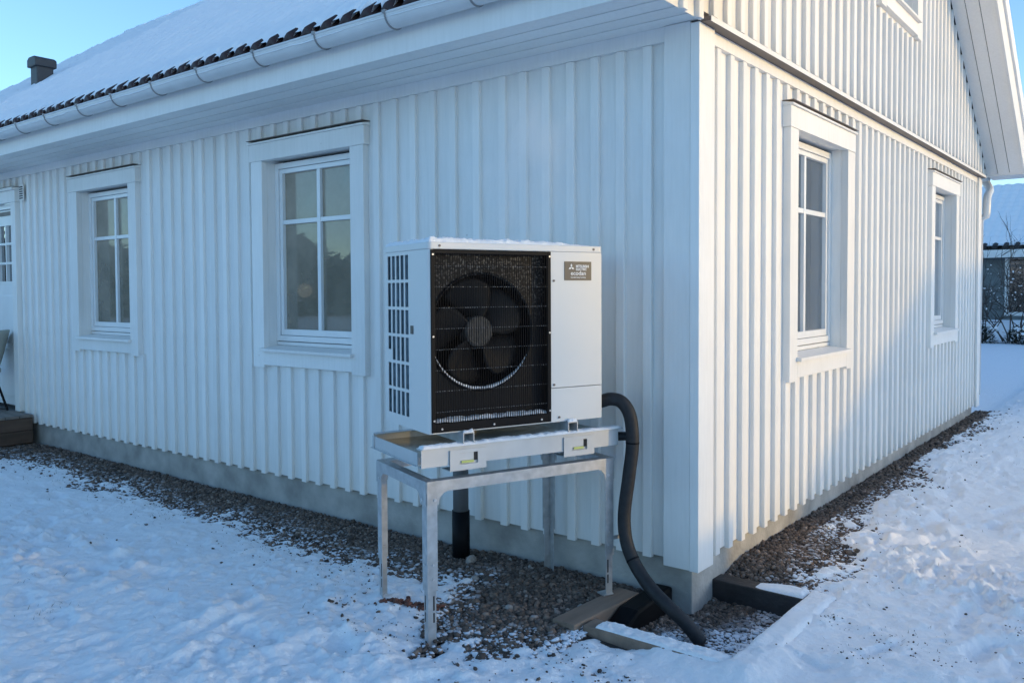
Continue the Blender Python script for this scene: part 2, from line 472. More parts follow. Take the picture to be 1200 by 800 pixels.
FOOT = []
def footprints():
    r = random.Random(5)
    # trails of prints in the open snow
    def trail(x, y, ang, n, step=0.36):
        for k in range(n):
            s = 1 if k % 2 else -1
            FOOT.append((x - math.sin(ang) * 0.09 * s, y + math.cos(ang) * 0.09 * s, ang + r.uniform(-.2, .2), r.uniform(.8, 1.1)))
            ang += r.uniform(-.12, .12); x += math.cos(ang) * step; y += math.sin(ang) * step
    trail(1.9, -1.2, R(105), 20); trail(1.05, 0.2, R(86), 26); trail(0.85, -0.8, R(70), 16); trail(1.5, 4.0, R(84), 30)
    trail(-0.2, -1.55, R(178), 10); trail(-2.2, -2.0, R(160), 9); trail(1.4, -1.0, R(200), 8); trail(0.6, 1.6, R(80), 22)
    trail(2.4, 3, R(95), 30)
    for k in range(26): FOOT.append((r.uniform(0.5, 3.0), r.uniform(-0.7, 9), r.uniform(0, 6.28), r.uniform(.6, 1.2)))
    for k in range(10): FOOT.append((r.uniform(-2.4, 0.4), r.uniform(-2.2, -1.3), r.uniform(0, 6.28), r.uniform(.5, 1.0)))
footprints()

RIDGES = [(-1.571, -1.696, -1.608, -1.2, 0.03, 0.05), (-1.365, -1.85, -1.417, -1.403, 0.026, 0.05), (-1.099, -1.811, -1.048, -1.326, 0.022, 0.06), (-0.838, -1.323, -0.538, -0.933, 0.02, 0.06), (-0.309, -1.2, -0.249, -0.597, 0.022, 0.06), (-0.06, -0.821, 0.11, -0.432, 0.02, 0.05)]
def snow_h(x, y):
    b = base_h(x, y); c = cover(x, y)
    full = sstep(0.0, 0.045, c)
    dep = np.zeros_like(x)
    for (fx, fy, fa, fs) in FOOT:
        m = (np.abs(x - fx) < 0.4) & (np.abs(y - fy) < 0.4)
        if not m.any(): continue
        dx = x[m] - fx; dy = y[m] - fy
        a = dx * math.cos(fa) + dy * math.sin(fa); bb = -dx * math.sin(fa) + dy * math.cos(fa)
        q = np.sqrt((a / (0.15 * fs)) ** 2 + (bb / (0.062 * fs)) ** 2) * (1 + 1.1 * (fbm(x[m] * 14, y[m] * 14, 3, 99) - .5))
        dep[m] += -0.021 * fs * sstep(1.15, 0.45, q) + 0.004 * np.exp(-((q - 1.3) / 0.3) ** 2)
    big = 0.03 * (fbm(x * 0.55, y * 0.55, 3, 41) - 0.5)
    med = 0.034 * (fbm(x * 3.3, y * 2.6, 4, 51, 0.55) - 0.5)
    lumps = 0.030 * np.clip(fbm(x * 7, y * 7, 4, 61, 0.6) - 0.52, 0, 1) * 2
    crumb = 0.034 * np.clip(fbm(x * 22, y * 22, 4, 65, 0.62) - 0.5, 0, 1) * (0.35 + 1.3 * sstep(0.42, 0.62, fbm(x * 1.1, y * 1.1, 3, 66)))
    fine = 0.009 * (fbm(x * 30, y * 30, 3, 71, 0.6) - 0.5)
    drift = 0.022 * np.exp(-((y + 1.42 + 0.12 * np.sin(x * 2.1)) / 0.13) ** 2) * sstep(-2.3, -1.2, x) * sstep(0.9, 0.2, x) * (0.5 + fbm(x * 4, y * 4, 3, 81))
    churn = 0.052 * (fbm(x * 8, y * 8, 5, 91, 0.65) - 0.5) * (0.3 + 0.7 * sstep(0.4, 0.6, fbm(x * 1.7, y * 1.7, 2, 92))) * sstep(-2.6, -1.4, x) * sstep(-0.55, -1.0, y) * sstep(-3.0, -2.2, y)
    for (ax, ay, bx, by, hh, ww) in RIDGES:
        L = math.hypot(bx - ax, by - ay); t = ((x - ax) * (bx - ax) + (y - ay) * (by - ay)) / L ** 2; dd = ((x - ax) * (by - ay) - (y - ay) * (bx - ax)) / L
        wig = 0.09 * (fbm(t * 3 + ax, t * 0 + ay, 3, 97) - .5)
        drift = drift + hh * np.exp(-((dd + wig) / ww) ** 2) * sstep(-.1, .15, t) * sstep(1.1, .85, t) * (.4 + 1.2 * fbm(x * 16, y * 16, 3, 98))
    # snow heaped on the timber edging of the corner pit
    fr = (np.exp(-((y + 0.60) / 0.11) ** 2) * sstep(0.02, 0.16, x) * sstep(0.62, 0.5, x)
          + np.exp(-((x - 0.50) / 0.09) ** 2) * sstep(-0.68, -0.55, y) * sstep(0.30, 0.05, y))
    inpit = (x > -0.30) & (x < 0.40) & (y > -0.49) & (y < 0.36)
    fr = np.where(inpit, 0, fr) * (0.016 + 0.020 * sstep(0.05, 0.35, x) * sstep(-0.1, -0.5, y) + 0.02 * (fbm(x * 9, y * 9, 3, 95) - 0.5))
    dip = -0.045 * np.exp(-(((x + .64) / .16) ** 2 + ((y + 1.13) / .14) ** 2))
    litl = np.exp(-((x + 3.1) / .75) ** 4) * np.exp(-((y + 1.5) / .38) ** 4)
    litr = sstep(.15, .5, x) * sstep(.5, .9, y) * sstep(3.4, 2.2, y)
    med = med * (1 + 1.2 * litl + .5 * litr); lumps = lumps * (1 + 1.4 * litl + .8 * litr); crumb = crumb * (1 + .9 * litr + .8 * litl)
    return b + c + dip + full * (big + med + lumps + crumb + dep + churn + drift) + fine + fr

def axis_coords(segs):
    out = [segs[0][0]]
    for (a, b, st) in segs:
        n = max(1, int(round((b - a) / st)))
        out += [a + (b - a) * (i + 1) / n for i in range(n)]
    return np.array(out)

def grid_mesh(name, xs, ys, hf, smooth=True, keep=None):
    X, Y = np.meshgrid(xs, ys, indexing='xy')
    Z = hf(X, Y)
    nx, ny = len(xs), len(ys)
    co = np.stack([X, Y, Z], -1).reshape(-1, 3)
    i = np.arange(nx - 1)[None, :] + (np.arange(ny - 1) * nx)[:, None]
    q = np.stack([i, i + 1, i + nx + 1, i + nx], -1).reshape(-1, 4)
    if keep is not None:
        cx = 0.25 * (X[:-1, :-1] + X[1:, :-1] + X[:-1, 1:] + X[1:, 1:]).ravel(); cy = 0.25 * (Y[:-1, :-1] + Y[1:, :-1] + Y[:-1, 1:] + Y[1:, 1:]).ravel()
        q = q[keep(cx, cy)]
    me = bpy.data.meshes.new(name)
    me.vertices.add(len(co)); me.vertices.foreach_set('co', co.ravel())
    me.loops.add(len(q) * 4); me.loops.foreach_set('vertex_index', q.ravel().astype(np.int32))
    me.polygons.add(len(q))
    me.polygons.foreach_set('loop_start', np.arange(0, len(q) * 4, 4, dtype=np.int32))
    me.polygons.foreach_set('loop_total', np.full(len(q), 4, dtype=np.int32))
    me.update(calc_edges=True); me.validate()
    if smooth: me.polygons.foreach_set('use_smooth', np.ones(len(me.polygons), dtype=bool))
    return me

xs = axis_coords([(-400, -60, 68), (-60, -16, 4), (-16, -8, 0.25), (-8, -4.2, 0.045), (-4.2, -2.4, 0.016), (-2.4, 1.7, 0.0105), (1.7, 2.4, .02), (2.4, 5, 0.07), (5, 16, 0.5), (16, 60, 6), (60, 400, 68)])
ys = axis_coords([(-400, -40, 60), (-40, -8, 4), (-8, -2.9, 0.15), (-2.9, -2.2, 0.016), (-2.2, 0.9, 0.0105), (.9, 1.8, .016), (1.8, 4.0, 0.03), (4, 10, 0.06), (10, 24, 0.16), (24, 60, 3), (60, 400, 68)])
in_house = lambda cx, cy: ~((cx > -11.2) & (cx < -0.15) & (cy > 0.15) & (cy < 6.8))
so = link('snow_ground', grid_mesh('snow_ground', xs, ys, snow_h, keep=in_house), 'snow')
so['kind'] = 'structure'

gx = axis_coords([(-8.2, -3.2, 0.08), (-3.2, 0.75, 0.03)]); gy = axis_coords([(-1.5, 0.1, 0.03)])
o = link('gravel_bed', grid_mesh('gravel_bed', gx, gy, lambda x, y: base_h(x, y) - 0.006), 'soil'); o['kind'] = 'structure'
gx = axis_coords([(-0.08, 0.75, 0.03)]); gy = axis_coords([(0.1, 7.4, 0.06)])
o = link('gravel_bed', grid_mesh('gravel_bed', gx, gy, lambda x, y: base_h(x, y) - 0.006), 'soil'); o['kind'] = 'structure'

# ---- gravel stones: one joined mass
def ico():
    t = (1 + 5 ** 0.5) / 2
    v = np.array([(-1, t, 0), (1, t, 0), (-1, -t, 0), (1, -t, 0), (0, -1, t), (0, 1, t), (0, -1, -t), (0, 1, -t), (t, 0, -1), (t, 0, 1), (-t, 0, -1), (-t, 0, 1)], float)
    v /= np.linalg.norm(v[0])
    f = np.array([(0, 11, 5), (0, 5, 1), (0, 1, 7), (0, 7, 10), (0, 10, 11), (1, 5, 9), (5, 11, 4), (11, 10, 2), (10, 7, 6), (7, 1, 8), (3, 9, 4), (3, 4, 2), (3, 2, 6), (3, 6, 8), (3, 8, 9), (4, 9, 5), (2, 4, 11), (6, 2, 10), (8, 6, 7), (9, 8, 1)])
    return v, f
def stones(name, P, size, tone, snow, mat='stone', parent=None):
    """P (n,3) centres; one mesh of angular stones"""
    v0, f0 = ico(); n = len(P)
    V = np.repeat(v0[None], n, 0)
    V = V * (1 + RNG.uniform(-0.33, 0.28, (n, 12, 1)))
    V = V * RNG.uniform(0.65, 1.25, (n, 1, 3)) * np.array([1, 1, 0.78])
    a = RNG.uniform(0, 6.28, n); c, s = np.cos(a), np.sin(a)
    X = V[..., 0] * c[:, None] - V[..., 1] * s[:, None]; Y = V[..., 0] * s[:, None] + V[..., 1] * c[:, None]
    V = np.stack([X, Y, V[..., 2]], -1) * size[:, None, None] + P[:, None, :]
    Fc = (f0[None] + (np.arange(n) * 12)[:, None, None]).reshape(-1, 3)
    me = bpy.data.meshes.new(name)
    me.vertices.add(n * 12); me.vertices.foreach_set('co', V.reshape(-1))
    me.loops.add(len(Fc) * 3); me.loops.foreach_set('vertex_index', Fc.ravel().astype(np.int32))
    me.polygons.add(len(Fc)); me.polygons.foreach_set('loop_start', np.arange(0, len(Fc) * 3, 3, dtype=np.int32))
    me.polygons.foreach_set('loop_total', np.full(len(Fc), 3, dtype=np.int32))
    me.update(calc_edges=True)
    for nm, val in (('tone', tone), ('snow', snow)):
        at = me.attributes.new(nm, 'FLOAT', 'POINT'); at.data.foreach_set('value', np.repeat(val, 12).astype(np.float32))
    return link(name, me, mat, parent)

def scatter(n, x0, x1, y0, y1, smin, smax, cmax):
    x = RNG.uniform(x0, x1, n); y = RNG.uniform(y0, y1, n)
    c = cover(x, y)
    # stones stand where the snow is thin; they thin out as it deepens
    keep = (c < cmax) & ((c < -0.012) | (RNG.random(n) < 0.5)) & ~((x < -0.06) & (y > 0.02)) 
    x, y, c = x[keep], y[keep], c[keep]
    s = smin + (smax - smin) * RNG.random(len(x)) ** 2.2 * np.where(RNG.random(len(x)) < .03, 1.7, 1.0)
    z = base_h(x, y) + s * RNG.uniform(-0.2, 0.55, len(x)) + np.clip(c, -0.0, 0.02) * 0.5
    return np.stack([x, y, z], -1), s, c
parts = [scatter(38000, -1.9, -0.2, -1.35, 0.04, 0.006, 0.018, 0.026),
         scatter(34000, -4.6, -1.8, -0.95, 0.04, 0.006, 0.016, 0.026),
         scatter(17000, -7.5, -4.5, -0.95, 0.04, 0.008, 0.019, 0.026),
         scatter(7000, -0.28, 0.42, -0.52, 0.31, 0.008, 0.018, 0.035),
         scatter(26000, -0.05, 0.75, 0.31, 3.2, 0.0065, 0.016, 0.026),
         scatter(8000, -0.05, 0.6, 3.2, 7.3, 0.010, 0.022, 0.026)]
P = np.concatenate([a[0] for a in parts]); S_ = np.concatenate([a[1] for a in parts]); C_ = np.concatenate([a[2] for a in parts])
tone = np.clip(RNG.beta(2.0, 2.6, len(P)), 0, 1); tone[RNG.random(len(P)) < 0.012] = 1.0
snw = np.clip((C_ + 0.032) / 0.03, 0, 1) * (RNG.random(len(P)) < 0.4) * 0.9 + np.where((P[:, 0] > -0.28) & (P[:, 0] < 0.43) & (P[:, 1] < 0.31), np.clip((C_ + 0.05) / 0.025, 0, 1), 0)
g = stones('gravel', P, S_, tone, np.clip(snw, 0, 1))
tag(g, 'dark grey brown crushed gravel strip along the house foundation', 'gravel', kind='stuff')
CLUSTERS = [(.75, -.15, 35, .07), (.94, .05, 30, .07), (1.1, .06, 25, .09), (.75, .09, 20, .07), (.61, .13, 30, .05), (.45, -.28, 25, .04), 
            (-.14, -.76, 60, .10), (1.3, .5, 60, .10), (1.5, -.1, 60, .08), (-.9, -1.2, 50, .12), (-1.5, -.8, 90, .18), (-2.2, -.75, 60, .2)]
# dark crumbs kicked out over the snow
x = np.concatenate([RNG.uniform(-7, 0.4, 1300), RNG.uniform(0.2, 2.6, 170)]); y = np.concatenate([-0.38 - RNG.exponential(0.14, 1300), RNG.uniform(-0.8, 8, 170)])
y[1300:] = np.abs(y[1300:]) ; x[1300:] = 0.25 + RNG.exponential(0.25, 170)
y[:1300] = np.where(x[:1300] > -1.3, y[:1300] - 0.5, y[:1300])
s = 0.003 + 0.0095 * RNG.random(len(x)) ** 2.5
cl_x, cl_y = [], []
for (cx_, cy_, nn, sp_) in CLUSTERS:
    cl_x.append(RNG.normal(cx_, sp_, nn)); cl_y.append(RNG.normal(cy_, sp_ * .8, nn))
cx_ = np.concatenate(cl_x); x = np.concatenate([x, cx_]); y = np.concatenate([y, np.concatenate(cl_y)]); s = np.concatenate([s, 0.0018 + 0.0045 * RNG.random(len(cx_)) ** 2.5])
z = snow_h(x, y) + s * 0.2
g = stones('loose_grit', np.stack([x, y, z], -1), s, np.clip(RNG.beta(1.5, 4, len(x)), 0, 1), (RNG.random(len(x)) < 0.25) * 0.8)
tag(g, 'dark grit and crumbs strewn over the snow near the gravel', 'grit', kind='stuff')
# dry frosted grass poking through
mb = MB(); r = random.Random(3)
for k in range(420):
    if k < 230: x0 = r.uniform(-6.5, -1.0); y0 = -0.55 - r.expovariate(3.0)
    else: x0 = 0.35 + r.expovariate(1.6); y0 = r.uniform(-0.7, 6)
    if r.random() < 0.35: x0, y0 = r.choice([(-2.3, -1.9), (-2.75, -1.75), (1.6, 0.2), (1.2, -0.5), (-3.4, -0.75), (0.9, 0.2)]); x0 += r.gauss(0, .07); y0 += r.gauss(0, .07)
    h0 = float(snow_h(np.array([x0]), np.array([y0]))[0])
    a = r.uniform(0, 6.28); L = r.uniform(.015, .04)
    mb.add([(x0, y0, h0 - .01), (x0 + .004 * math.sin(a), y0 - .004 * math.cos(a), h0 - .01), (x0 + L * .9 * math.cos(a), y0 + L * .9 * math.sin(a), h0 + L * .45)], [(0, 1, 2)])
tag(mb.build('dry_grass', 'grass'), 'short dry grass blades poking through the snow', 'grass', kind='stuff')
# reddish brick rubble between the left stand legs
n_ = 130; t_ = RNG.random(n_); x = -1.09 + .22 * t_ + RNG.normal(0, .018, n_); y = -.955 + .10 * t_ + RNG.normal(0, .022, n_); s = 0.005 + 0.011 * RNG.random(n_) ** 2
g = stones('brick_rubble', np.stack([x, y, snow_h(x, y) + s * .4], -1), s, RNG.random(n_), np.zeros(n_), 'red')
tag(g, 'reddish brick crumbs in the snow between the left stand legs', 'rubble', kind='stuff')
# larger stones
def big_stone(x, y, s, tone, label, snow=0.0):
    v0, f0 = ico()
    z = float(max(base_h(np.array([x]), np.array([y]))[0], snow_h(np.array([x]), np.array([y]))[0]))
    o = stones('stone', np.array([[0, 0, s * 0.4]]), np.array([s]), np.array([tone]), np.array([snow]))
    o.location = (x, y, z)
    bv = o.modifiers.new('bevel', 'BEVEL'); bv.width = s * .25; bv.segments = 2
    tag(o, label, 'stone', 'larger stones in the gravel')
big_stone(-1.22, -0.20, 0.042, 0.97, 'pale grey fist sized stone beside the black drain pipe')
big_stone(-1.00, -0.42, 0.034, 0.98, 'flat pale stone in the gravel under the steel stand')
big_stone(-0.62, -0.62, 0.024, 1.0, 'small light stone in the gravel near the front right stand leg')

# ---- brick paver under the rear stand leg, partly buried
# ================================================================== HOUSE
house = empty('white_wooden_house', (0, 0, 0), 0, 'white board and batten house with snowy tiled roof, in the foreground', 'house')
# wall frames: S = long wall (u=x, outward -y), E = gable wall (u=y, outward +x)
XS = lambda u, wv, z: (u, -wv, z)
XE = lambda u, wv, z: (wv, u, z)
LX0, GY1 = -11.4, 6.98            # far ends of the long wall and the gable wall
SOF = 2.716                        # soffit level
RS = 0.692                         # roof slope
roof_z = lambda y: 2.93 + RS * (min(y, 7.0 - y) + 0.53)
WIN_W, WIN_Z0, WIN_Z1 = 0.922, 1.10, 2.402
S_WINS = [-5.617, -2.828]; E_WINS = [1.715, 5.185]
DOOR = (-8.42, -7.50, 0.30, 2.402)
BD, BT = 0.024, 0.0                # boards recessed behind batten face

def strip_wall(mb, u0, u1, z0, z1, holes, wo, wi):
    us = sorted(set([u0, u1] + [h[0] for h in holes] + [h[1] for h in holes]))
    for a, b in zip(us[:-1], us[1:]):
        hs = sorted([(h[2], h[3]) for h in holes if h[0] <= a + 1e-6 and h[1] >= b - 1e-6])
        z = z0
        for (c, d) in hs:
            if c > z: mb.box(a, b, wi, wo, z, c)
            z = d
        if z < z1: mb.box(a, b, wi, wo, z, z1)

foundation = MB()
foundation.box(LX0 + .04, -0.045, 0.045, 6.93, -0.35, 0.262)
fo = foundation.build('foundation', 'concrete', house, bevel=0.006)

S_holes = [(c - WIN_W / 2 - .03, c + WIN_W / 2 + .03, WIN_Z0 - .05, WIN_Z1 + .03) for c in S_WINS] + [(DOOR[0] - .03, DOOR[1] + .03, .22, DOOR[3] + .03)]
E_holes = [(c - WIN_W / 2 - .03, c + WIN_W / 2 + .03, WIN_Z0 - .05, WIN_Z1 + .03) for c in E_WINS]
U_WIN = (3.35 - WIN_W / 2, 3.35 + WIN_W / 2, 3.64, 4.72)

mb = MB(XS); strip_wall(mb, LX0, -0.02, 0.213, SOF + .02, S_holes, -BD, -0.14)
wallS = mb.build('long_wall', 'board', house)
mb = MB(XE); strip_wall(mb, 0.02, GY1 - .02, 0.213, 2.74, E_holes, -BD, -0.14)
wallE = mb.build('gable_wall', 'board', house)

BW = 0.048
def batten_mesh(h, xf, t=0.026):
    """one cover batten, face at w=0, chamfered front edges, local base at z=0"""
    c = 0.003; p = [(0, -t), (0, -c), (c, 0), (BW - c, 0), (BW, -c), (BW, -t)]
    v = []
    for z in (0, h):
        for (a, b) in p: v.append(xf(a, b, z))
    n = len(p)
    f = [tuple(range(n)), tuple(range(2 * n - 1, n - 1, -1))] + [(i, n + i, n + (i + 1) % n, (i + 1) % n) for i in range(n)]
    bm = bmesh.new(); vs = [bm.verts.new(q) for q in v]
    for q in f: bm.faces.new([vs[i] for i in q])
    bmesh.ops.recalc_face_normals(bm, faces=bm.faces[:])
    me = bpy.data.meshes.new('batten'); bm.to_mesh(me); bm.free()
    me.materials.append(M['paint'])
    return me
_bat = {}
def batten(u, z0, z1, xf, key, parent, wo=0.0):
    h = round(z1 - z0, 3); k = (key, h)
    if k not in _bat: _bat[k] = batten_mesh(h, xf)
    o = bpy.data.objects.new('batten', _bat[k]); COL.objects.link(o)
    o.parent = parent
    o.location = xf(u, wo + random.uniform(-.0015, .001), z0)
def battens(us, zlo, zhi, holes, xf, key, parent, wo=0.0):
    for u in us:
        zs = [(zlo, zhi)]
        for (a, b, c, d) in holes:
            if u + BW > a and u < b:
                zs = [q for s in zs for q in ([(s[0], c)] if c > s[0] else []) + ([(d, s[1])] if d < s[1] else [])]
        for (a, b) in zs:
            if b - a > 0.03: batten(u, a, b, xf, key, parent, wo)
# batten right edges read along the long wall, left edges along the gable
meas = [-.239, -.389, -.535, -.683, -.837, -.987, -1.13, -1.315, -1.492, -1.651, -1.81, -1.968, -2.124, -2.283, -2.425, -2.572, -2.724, -2.87, -3.021, -3.172, -3.325, -3.467, -3.617, -3.766, -3.917, -4.072, -4.217, -4.373, -4.517, -4.675, -4.838, -4.991]
while meas[-1] > LX0 + 0.3: meas.append(meas[-1] - 0.1525)
cas = 0.126
hS = [(c - WIN_W / 2 - cas, c + WIN_W / 2 + cas, 0.975, 2.545) for c in S_WINS] + [(DOOR[0] - cas, DOOR[1] + cas - .03, 0.1, 2.545)]
hE = [(c - WIN_W / 2 - cas, c + WIN_W / 2 + cas, 0.975, 2.545) for c in E_WINS]
battens([x - BW for x in meas], 0.204, 2.646, hS, XS, 'S', wallS)
battens([0.211 + 0.1517 * k for k in range(44)], 0.204, 2.638, hE, XE, 'E', wallE)

# frieze, corner boards
MB(XS).box(LX0, -0.1635, -BD, 0.003, 2.648, SOF + .01).build('frieze_board', 'trim', wallS, bevel=.002)
MB(XE).box(0.1425, GY1 - .17, -BD, 0.003, 2.640, 2.703).build('frieze_board', 'trim', wallE, bevel=.002)
mb = MB(); mb.box(-0.163, -0.0285, -0.018, 0.006, 0.186, SOF - .002)
mb.build('corner_board', 'trim', wallS, bevel=.003)
mb = MB(); mb.box(-0.0275, 0.018, -0.0195, 0.142, 0.184, 2.703); mb.build('corner_board', 'trim', wallE, bevel=.003)
mb = MB(); mb.box(-0.006, 0.018, GY1 - .15, GY1 + .02, 0.186, 2.703); mb.build('corner_board', 'trim', wallE, bevel=.003)
# plain rear and far walls
MB().box(LX0, -0.02, GY1 - .14, GY1 - .02, 0.213, 2.74).build('rear_wall', 'paint', house)
MB().box(LX0 - .02, LX0 + .1, 0.02, GY1 - .141, 0.213, 2.74).build('far_gable_wall', 'paint', house)

# ---- upper gable, proud of the lower wall
UW = 0.045
def gable_poly(inset):
    yl, yr = -0.49, 7.49
    zl = roof_z(yl) - inset
    return [(yl, 2.742), (yr, 2.742), (yr, max(2.75, zl)), (3.5, roof_z(3.5) - inset), (yl, max(2.75, zl))]
def upper_face(mb, y0, y1, holes):
    pass
mb = MB(XE)
ins = 0.12
ys_u = sorted([-0.49, 3.5, 7.49, U_WIN[0] - .03, U_WIN[1] + .03])
for a, b in zip(ys_u[:-1], ys_u[1:]):
    za, zb = roof_z(a) - ins, roof_z(b) - ins
    if a >= U_WIN[0] - .04 and b <= U_WIN[1] + .04:
        mb.prism([(a, 2.755), (b, 2.755), (b, U_WIN[2] - .03), (a, U_WIN[2] - .03)], 'y', UW - BD - .12, UW - BD) if False else None
        for (c0, c1, d0, d1) in ((2.755, 2.755, U_WIN[2] - .03, U_WIN[2] - .03), (U_WIN[3] + .03, U_WIN[3] + .03, za, zb)):
            v = [(a, UW - BD - .12, c0), (b, UW - BD - .12, c1), (b, UW - BD - .12, d1), (a, UW - BD - .12, d0), (a, UW - BD, c0), (b, UW - BD, c1), (b, UW - BD, d1), (a, UW - BD, d0)]
            mb.add(v, [(0, 1, 2, 3), (4, 5, 6, 7), (0, 1, 5, 4), (1, 2, 6, 5), (2, 3, 7, 6), (3, 0, 4, 7)])
    else:
        v = [(a, UW - BD - .12, 2.755), (b, UW - BD - .12, 2.755), (b, UW - BD - .12, zb), (a, UW - BD - .12, za), (a, UW - BD, 2.755), (b, UW - BD, 2.755), (b, UW - BD, zb), (a, UW - BD, za)]
        mb.add(v, [(0, 1, 2, 3), (4, 5, 6, 7), (0, 1, 5, 4), (1, 2, 6, 5), (2, 3, 7, 6), (3, 0, 4, 7)])
mb.box(-.492, -.012, .0225, UW - BD, 2.706, 2.7555)
wallU = mb.build('upper_gable_wall', 'board', house)
hU = [(U_WIN[0] - cas, U_WIN[1] + cas, 3.49, U_WIN[3] + .14)]
u = -0.079 - 0.1517 * 2
k = 0
while u < 7.4:
    top = round((roof_z(u) if u + BW < 3.5 else roof_z(u + BW)) - ins - .02, 2)
    if top > 2.9: battens([u], 2.743 if u > -.02 else 2.704, top, hU, XE, 'U', wallU, UW)
    u += 0.1517
# ledge flashing between the storeys
mb = MB(XE)
mb.prism([(0, 0), (0, 0)], 'z', 0, 0) if False else None
mb.add([(0.0, -.03, 2.704), (GY1 + .04, -.03, 2.704), (GY1 + .04, .062, 2.704), (0.0, .062, 2.704), (0.0, -.03, 2.738), (GY1 + .04, -.03, 2.738), (GY1 + .04, .064, 2.722), (0.0, .064, 2.722)],
       [(0, 1, 2, 3), (4, 5, 6, 7), (0, 1, 5, 4), (1, 2, 6, 5), (2, 3, 7, 6), (3, 0, 4, 7)])
mb.build('ledge_flashing', 'flash', house)
mb = MB(XE); mb.box(0.0, GY1 + .03, .0641, .0665, 2.700, 2.7245); mb.build('ledge_drip_edge', 'trim', house)

# ---- eave box: soffit boards, fascia, gutter
soff = MB().box(LX0 - .3, 0.02, -0.46, 0.0, SOF + .016, SOF + .03).build('soffit', 'hole', house)
for k in range(4):
    y1 = -0.004 - 0.1165 * k; y0 = y1 - 0.1060
    MB().box(LX0 - .3, 0.021, y0, y1, SOF, SOF + .0155).build('soffit_board', 'paint', soff, bevel=.0025)
MB().box(LX0 - .35, 0.022, -0.495, -0.4715, SOF - .012, 2.872).build('fascia', 'trim', house, bevel=.003)
MB().box(LX0 - .3, 0.02, 7.0, 7.47, SOF, SOF + .03).build('rear_soffit', 'paint', house)
MB().box(LX0 - .35, 0.022, 7.4715, 7.495, SOF - .012, 2.872).build('rear_fascia', 'trim', house, bevel=.003)
gut = MB()
GC, GR = (-0.565, 2.876), 0.064
prof = []
for i in range(17):
    a = math.pi + math.pi * i / 16
    prof.append((GC[0] + GR * math.cos(a), GC[1] + GR * math.sin(a)))
inner = [(GC[0] + (GR - .002) * math.cos(math.pi + math.pi * i / 16), GC[1] + (GR - .002) * math.sin(math.pi + math.pi * i / 16)) for i in range(17)]
gut.prism(prof + inner[::-1], 'x', LX0 - .4, 0.40)
gut.tube([(LX0 - .4, GC[0] - GR, GC[1]), (0.40, GC[0] - GR, GC[1])], .007, 8)
gutter = gut.build('gutter', 'gutter', house, smooth=False)
for x in [-11.2 + .548 * k for k in range(11)] + [-5.769, -5.24, -4.69, -4.173, -3.633, -3.087, -2.49, -1.936, -1.386, -.84, -.29, .24]:
    if -5.3 > x > -5.75 and x not in (-5.769,): continue
    b = MB()
    b.tube([(x, GC[0] + (GR + .003) * math.cos(math.pi + math.pi * i / 12), GC[1] + (GR + .003) * math.sin(math.pi + math.pi * i / 12)) for i in range(13)], .005, 6)
    b.box(x - .011, x + .011, GC[0] - GR - .012, GC[0] - GR + .004, GC[1] - .004, GC[1] + .012)
    b.build('gutter_bracket', 'bracket', gutter)
# snow lying in the gutter
def gsnow(X, Y):
    t = (Y - (GC[0] - GR)) / (2 * GR)
    return GC[1] - .018 + .024 * np.sin(np.clip(t, 0, 1) * np.pi) ** 0.5 + 0.02 * (fbm(X * 5, Y * 5, 4, 101) - .45) - np.where(t < .05, .014, 0)
gs = grid_mesh('gutter_snow', axis_coords([(LX0 - .4, .4, .02)]), np.linspace(GC[0] - GR + .001, GC[0] + GR - .002, 9), gsnow)
link('gutter_snow', gs, 'roofsnow', gutter)

# ---- roof: deck, tiles at the eave, snow blanket
roof = MB()
RX0, RX1 = LX0 - .40, 0.41
def slope_pt(x, y, dz): return (x, y, roof_z(y) + dz)
for (ya, yb) in ((-0.49, 3.5), (7.49, 3.5)):
    za, zb = roof_z(ya) - .035, roof_z(3.5) - .035
    t = .045
    roof.add([(RX0, ya, za - t), (RX1, ya, za - t), (RX1, yb, zb - t), (RX0, yb, zb - t), (RX0, ya, za), (RX1, ya, za), (RX1, yb, zb), (RX0, yb, zb)],
             [(0, 1, 2, 3), (4, 5, 6, 7), (0, 1, 5, 4), (1, 2, 6, 5), (2, 3, 7, 6), (3, 0, 4, 7)])
roofo = roof.build('roof', 'tiledark', house)
TP = 0.1622            # tile roll pitch
T0 = -1.931            # one roll crest
def tilewave(x):
    ph = ((x - T0) / TP) % 1.0
    return np.where(np.abs(ph - 0.5) > 0.17, np.cos((ph - np.round(ph)) / 0.33 * np.pi / 2) * 0.050, 0.0)
# each exposed tile roll along the eave
def tile_mesh():
    v = []; f = []
    N = 12; L = [(-0.560, 0.0), (-0.30, 0.0)]
    for (yy, dz) in L:
        for side in (0, 1):
            for i in range(N + 1):
                u = -TP / 2 + TP * i / N
                h = float(tilewave(np.array([T0 + u]))[0])
                v.append((u, yy, RS * (yy + .53) + 2.93 + .004 + (h - side * .062)))
    n = N + 1
    for i in range(N):
        f.append((i, i + 1, 2 * n + i + 1, 2 * n + i))           # top
        f.append((n + i, 3 * n + i, 3 * n + i + 1, n + i + 1))   # underside
        f.append((i, n + i, n + i + 1, i + 1))                   # front lip
    return mesh_from('tile', v, f, True)
tm = tile_mesh(); tm.materials.append(M['tile'])
k0 = int((RX0 - T0) / TP); k1 = int((RX1 - T0) / TP)
for k in range(k0 + 1, k1 + 1):
    o = bpy.data.objects.new('tile', tm); COL.objects.link(o); o.parent = roofo; o.location = (T0 + TP * k, 0, random.uniform(-.002, .002))
